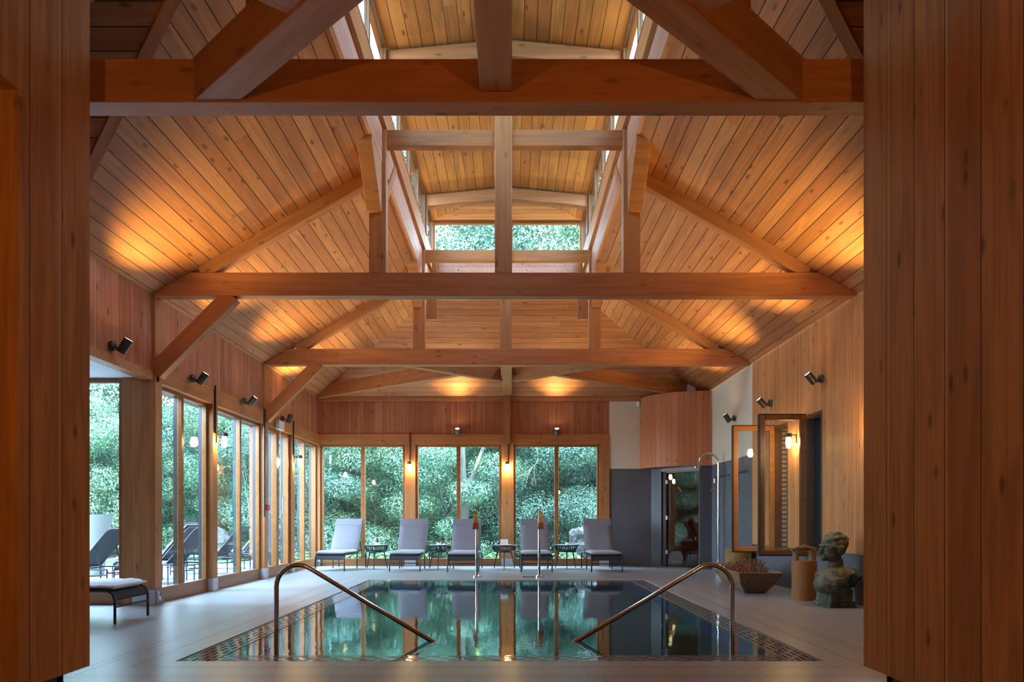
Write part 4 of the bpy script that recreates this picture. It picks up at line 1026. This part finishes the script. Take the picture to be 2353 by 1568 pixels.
# ------------------------------------------------------------------ outdoors
struct('ground_terrace', MB().box(-11, -7.6, 6, 15.6, -.12, -.03).box(-7.6, XL-.13, 8.6, 15.6, -.12, -.03).box(-11, 5, 15.66, 16.6, -.12, -.03), M['terrace'])
struct('ground_gravel', MB().box(-14.5, -11, 4, 24, -.14, -.05), M['gravel'])
struct('ground_lawn', MB().box(-60, 60, -20, 70, -.3, -.16).box(-11, 12, 16.6, 19.5, -.14, -.06), M['lawn'])
for (x, y), lb in zip(((-5.35, 11.9), (-5.42, 14.35), (-5.45, 16.4)), ('veranda post outside the second left window', 'veranda post outside the middle of the left wall', 'veranda post outside beyond the glass door')):
    post('veranda_post', lb, x-.075, x+.075, y-.075, y+.075, 3.0, 'veranda posts outside', mat='outpost', zsplit=.20)
vb = MB().box(-4.2, 4.2, -.07, .07, 0, .18).build('veranda_beam', M['outpost'], m=TR(-5.42, 12.7, 3.0, R90)); props(vb, 'lengthwise beam carried by the veranda posts outside', 'beam')
pz = MB().lathe([(.0, 0), (.20, 0), (.24, .4), (.30, .9), (.36, 1.20), (.33, 1.20), (.27, .95), (.0, .95)], 28).build('garden_planter', M['planter'], m=TR(-8.0, 13.0, -.05), smooth=True)
props(pz, 'tall pale round planter standing outside the wing window', 'planter')
def rock(label, loc, s, seed, grp=None):
    bm = bmesh.new(); bmesh.ops.create_icosphere(bm, subdivisions=4, radius=1)
    for v in bm.verts:
        n_ = noise.fractal(v.co*1.3+Vector((seed, 0, 0)), .9, 2.2, 5); cz = noise.cell(Vector((v.co.z*4+seed, 0, 0)))
        v.co = Vector((v.co.x*s[0], v.co.y*s[1], max(v.co.z, -.75)*s[2]))*(1+.28*n_+.06*cz)
    me = bpy.data.meshes.new('boulder'); bm.to_mesh(me); bm.free(); me.materials.append(M['rock'])
    o = bpy.data.objects.new('boulder', me); COL.objects.link(o); place(o, TR(*loc)); props(o, label, 'rock', grp)
rock('big pale layered boulder outside the right garden window', (1.85, 17.5, .33), (.38, .35, .60), 3)
rock('low pale rock on the gravel outside the left glazing', (-9.3, 17.2, .3), (.5, .4, .35), 9)
rock('tilted pale rock outside the left glazing beside the loungers', (-8.2, 19.0, .35), (.4, .35, .5), 14)

def leaves(centers, radii, count, size, seed, flatten=1.0, up=.5):
    rng = np.random.default_rng(seed)
    nb = len(centers); wts = np.array([max(r)**2 for r in radii]); wts = wts/wts.sum()
    k = rng.choice(nb, count, p=wts); cc = np.array(centers)[k]; rr = np.array(radii)[k]
    d = rng.normal(size=(count, 3)); d /= np.linalg.norm(d, axis=1)[:, None]
    rad = rng.uniform(.62, 1.05, count)[:, None]
    pos = cc + d*rr*rad
    nrm = d + np.array([0, 0, up]) + rng.normal(size=(count, 3))*.55; nrm /= np.linalg.norm(nrm, axis=1)[:, None]
    t1 = np.cross(nrm, rng.normal(size=(count, 3))); t1 /= np.linalg.norm(t1, axis=1)[:, None]; t2 = np.cross(nrm, t1)
    sz = size*rng.uniform(.6, 1.4, count)[:, None]
    a = pos - t1*sz*.5; b_ = pos + t2*sz*.28 + nrm*sz*.06; c = pos + t1*sz*.5; e_ = pos - t2*sz*.28 + nrm*sz*.06
    V = np.stack([a, b_, c, e_], 1).reshape(-1, 3)
    me = bpy.data.meshes.new('leaves'); me.vertices.add(count*4); me.vertices.foreach_set('co', V.astype(np.float32).ravel())
    me.loops.add(count*4); me.loops.foreach_set('vertex_index', np.arange(count*4, dtype=np.int32))
    me.polygons.add(count); me.polygons.foreach_set('loop_start', np.arange(0, count*4, 4, dtype=np.int32)); me.polygons.foreach_set('loop_total', np.full(count, 4, dtype=np.int32))
    me.update(); me.validate(); return me
def crown(rw, z0, z1, nb, seed, br=(.7, 1.5)):
    rng = random.Random(seed); cs, rs = [], []
    for i in range(nb):
        t_ = (i+.5)/nb; z = z0+(z1-z0)*t_; env = rw*(.75+.25*math.sin(t_*math.pi))*(1.0 if t_ < .75 else (1-(t_-.75)*2.2))
        a = rng.uniform(0, 6.28); R_ = env*math.sqrt(rng.uniform(.15, 1)); r_ = rng.uniform(*br)
        cs.append((R_*math.cos(a), R_*math.sin(a), z)); rs.append((r_*1.15, r_*1.15, r_*.62))
    return cs, rs
def branchy(height, seed, r0=.16, lean=(0, 0), nbr=9):
    rng = random.Random(seed); mb = MB(); pts_ = []
    for i in range(8):
        t_ = i/7; pts_.append((lean[0]*t_+rng.uniform(-.08, .08), lean[1]*t_+rng.uniform(-.08, .08), height*t_))
    mb.tube(pts_, [r0*(1-.75*i/7) for i in range(8)], 8)
    for k in range(nbr):
        i = rng.randint(2, 6); p = Vector(pts_[i]); a = rng.uniform(0, 6.28); L_ = rng.uniform(.8, 2.2)
        d = Vector((math.cos(a), math.sin(a), rng.uniform(.3, .9))).normalized()
        mb.tube([p, p+d*L_*.5+Vector((0, 0, .1)), p+d*L_+Vector((0, 0, .35))], [r0*.35, r0*.2, r0*.06], 6)
    return mb
def tree(label, x, y, leafmesh, leafmat, h, seed, group, r0=.16, trunkmesh=None, cat='tree', name='garden_tree', rz=0):
    r = thing(name, label, cat, (x, y, -.15), rz, group)
    me = leafmesh.copy() if leafmesh.materials and leafmesh.materials[0] != leafmat else leafmesh
    if not me.materials: me.materials.append(leafmat)
    elif me.materials[0] != leafmat: me.materials[0] = leafmat
    o = bpy.data.objects.new('foliage', me); COL.objects.link(o); place(o, wmat(r), r)
    t_ = bpy.data.objects.new('trunk', trunkmesh); COL.objects.link(t_); place(t_, wmat(r), r)
    return r
tm = []
for s_ in (1, 2):
    mo = branchy(11, s_, .2, (.5, .2)).build('trunk_proto', M['bark'], smooth=True, fix=False); tm.append(mo.data); bpy.data.objects.remove(mo)
tall = [leaves(*crown(3.4, .8, 15, 46, s_+20, (1.0, 1.9)), 110000, .115, s_+5) for s_ in (0, 1)]
bushm = [leaves(*crown(1.9, .2, 4.6, 26, s_+60, (.5, .95)), 85000, .056, s_+15) for s_ in (0, 1)]
BT = [(-9.5, 27.5), (-4.8, 26.5), (-.2, 27.5), (4.4, 26.5), (9.0, 28)]
nmB = ['tall tree behind the far left corner', 'tall tree filling the left garden window and lantern glass', 'tall tree beyond the middle garden window', 'tall tree beyond the right garden window', 'tall tree beyond the slate corner']
for k, (x, y) in enumerate(BT): tree(nmB[k], x, y, tall[k % 2], M['leafB' if k % 2 else 'leafA'], 15, k, 'tall trees behind the house', trunkmesh=tm[k % 2], rz=k*1.3)
LT = [(-14.5, 30), (-17.5, 24.5), (-17.5, 19), (-17.0, 13.5), (-22, 27.5)]
nmL = ['tall tree seen far back through the left glass door', 'tall tree behind the veranda posts', 'tall tree outside the middle of the left glazing', 'tall tree outside the wing window', 'tall tree farthest off to the left']
for k, (x, y) in enumerate(LT): tree(nmL[k], x, y, tall[(k+1) % 2], M['leafA' if k % 2 else 'leafB'], 15, k, 'tall trees left of the house', trunkmesh=tm[k % 2], rz=k*2.1+.5)
BS = [(-6.3, 20.3, 'leafA', 'bushy shrub outside the leftmost garden pane'), (-4.2, 21.2, 'leafC', 'pale shrub in the left garden window'), (-1.9, 20.6, 'leafB', 'bushy shrub outside the middle garden window'),
      (.6, 21.4, 'leafA', 'dark shrub outside the post between middle and right windows'), (2.7, 20.4, 'leafA', 'leafy shrub in the right garden window'), (5.2, 21.0, 'leafB', 'shrub hidden partly by the slate wall'), (-8.8, 21.5, 'leafB', 'shrub beyond the corner post of the glazing')]
for k, (x, y, lm, lb) in enumerate(BS): tree(lb, x, y, bushm[k % 2], M[lm], 4, k, 'shrubs outside the back windows', trunkmesh=tm[k % 2] if False else tm[0], cat='shrub', name='garden_shrub', rz=k*1.7) if False else None
stm = branchy(3.2, 5, .05, (.3, .1), 12).build('stem_proto', M['stem'], smooth=True, fix=False); stem = stm.data; bpy.data.objects.remove(stm)
for k, (x, y, lm, lb) in enumerate(BS): tree(lb, x, y, bushm[k % 2], M[lm], 4, k, 'shrubs outside the back windows', trunkmesh=stem, cat='shrub', name='garden_shrub', rz=k*1.7)
LS = [(-12.8, 20.5, 'leafC', 'pale shrub outside the glass door'), (-13.5, 17.5, 'leafB', 'shrub outside the second left window'), (-13.8, 14.6, 'leafA', 'dark shrub outside the first left window'), (-11.5, 23.5, 'leafA', 'shrub beyond the end of the terrace'), (-12.6, 15.9, 'leafC', 'pale shrub behind the terrace loungers'), (-15.2, 21.5, 'leafB', 'shrub far behind the veranda posts')]
for k, (x, y, lm, lb) in enumerate(LS): tree(lb, x, y, bushm[(k+1) % 2], M[lm], 4, k, 'shrubs outside the left glazing', trunkmesh=stem, cat='shrub', name='garden_shrub', rz=k*2.3)
# forked tree in front of the shrubs
r = thing('forked_tree', 'pale forked tree trunk with moss outside the middle garden window', 'tree', (-1.40, 19.3, -.15))
MB().tube([(0, 0, 0), (.05, 0, 1.0), (.10, 0, 1.9), (.02, .0, 2.6), (-.05, 0, 4.6)], [.13, .11, .11, .08, .07], 10).build('trunk', M['bark'], r, smooth=True)
MB().tube([(.08, 0, 1.8), (.22, -.03, 2.25), (.45, -.05, 2.85), (.62, -.1, 3.3)], [.08, .075, .06, .05], 10).build('fork', M['bark'], r, smooth=True)
MB().tube([(.35, -.09, 2.6), (.46, -.10, 2.88), (.54, -.13, 3.1)], [.02, .05, .02], 8).build('moss', plain('moss', (.20,.26,.06), .95, nz=.3), r, smooth=True)
def twigs(label, x, y, seed, z0, h, n=9):
    rng = random.Random(seed); mb = MB(); r = thing('bare_branches', label, 'branches', (x, y, z0), 0, 'bare branches outside the back windows')
    def grow(p, d, L_, rad, dep):
        q = p+d*L_; mid = (p+q)/2+Vector([rng.uniform(-.06, .06) for _ in range(3)])
        mb.tube([p, mid, q], [rad, rad*.8, rad*.6], 5, caps=False)
        if dep:
            for _ in range(rng.choice((2, 3))):
                nd = (d+Vector([rng.uniform(-.8, .8), rng.uniform(-.5, .5), rng.uniform(-.6, .5)])).normalized(); grow(q, nd, L_*rng.uniform(.6, .9), rad*.6, dep-1)
    grow(Vector((0, 0, 0)), Vector((0, 0, 1 if h > 0 else -1)), abs(h), .022, 4)
    mb.build('branch', M['twig'], r, fix=False)
twigs('bare pale branches hanging in the right garden window', .72, 18.9, 4, 3.2, -.45)
twigs('bare twigs at the right edge of the right garden window', 2.1, 18.9, 8, .2, .6)
twigs('bare twigs beside the yellowish shrub in the left garden window', -2.7, 19.0, 12, .4, .5)
twigs('bare twigs outside the glass door', -7.2, 18.6, 15, 1.0, .6)
# low grasses and flowers under the windows
gm = leaves([(0, 0, .12)], [(.45, .30, .22)], 900, .16, 77, up=1.2); gm.materials.append(m_leaf('bright_ground_plants', (.08,.18,.04), (.18,.34,.09)))
for k, x in enumerate((-3.9, -3.1, -2.4, -1.2, -.3, .6, 1.3, -5.2)):
    o = bpy.data.objects.new('ground_plant', gm); COL.objects.link(o); place(o, TR(x, 16.95+.25*(k % 3), -.1, k)); props(o, 'bright low plants just outside ' + ['the window behind the leftmost lounger', 'the glass behind the first side table', 'the post behind the second lounger', 'the glass behind the second side table', 'the post behind the middle side table', 'the glass behind the fourth lounger', 'the glass behind the rightmost side table', 'the far end of the left glazing'][k], 'plants', 'low plants along the back of the house')
# woodland slope closing the view
def slope(name, pts_, zt):
    mb = MB(); n = len(pts_); hgt = 8
    for j in range(hgt+1):
        for i, (x, y) in enumerate(pts_):
            w_ = noise.noise(Vector((i*.9, j*.9, 3)))*1.2; mb.v.append((x+w_, y+w_+j*.4, -.3+zt*j/hgt))
    for j in range(hgt):
        for i in range(n-1): q = j*n+i; mb.f.append((q, q+1, q+n+1, q+n))
    return mb.build(name, M['hill'], smooth=True, fix=False)
sl_ = slope('wooded_hill', [(-40, 10), (-34, 22), (-28, 32), (-18, 38), (-8, 40), (2, 41), (12, 40), (26, 36)], 8)
sl_['kind'] = 'structure'
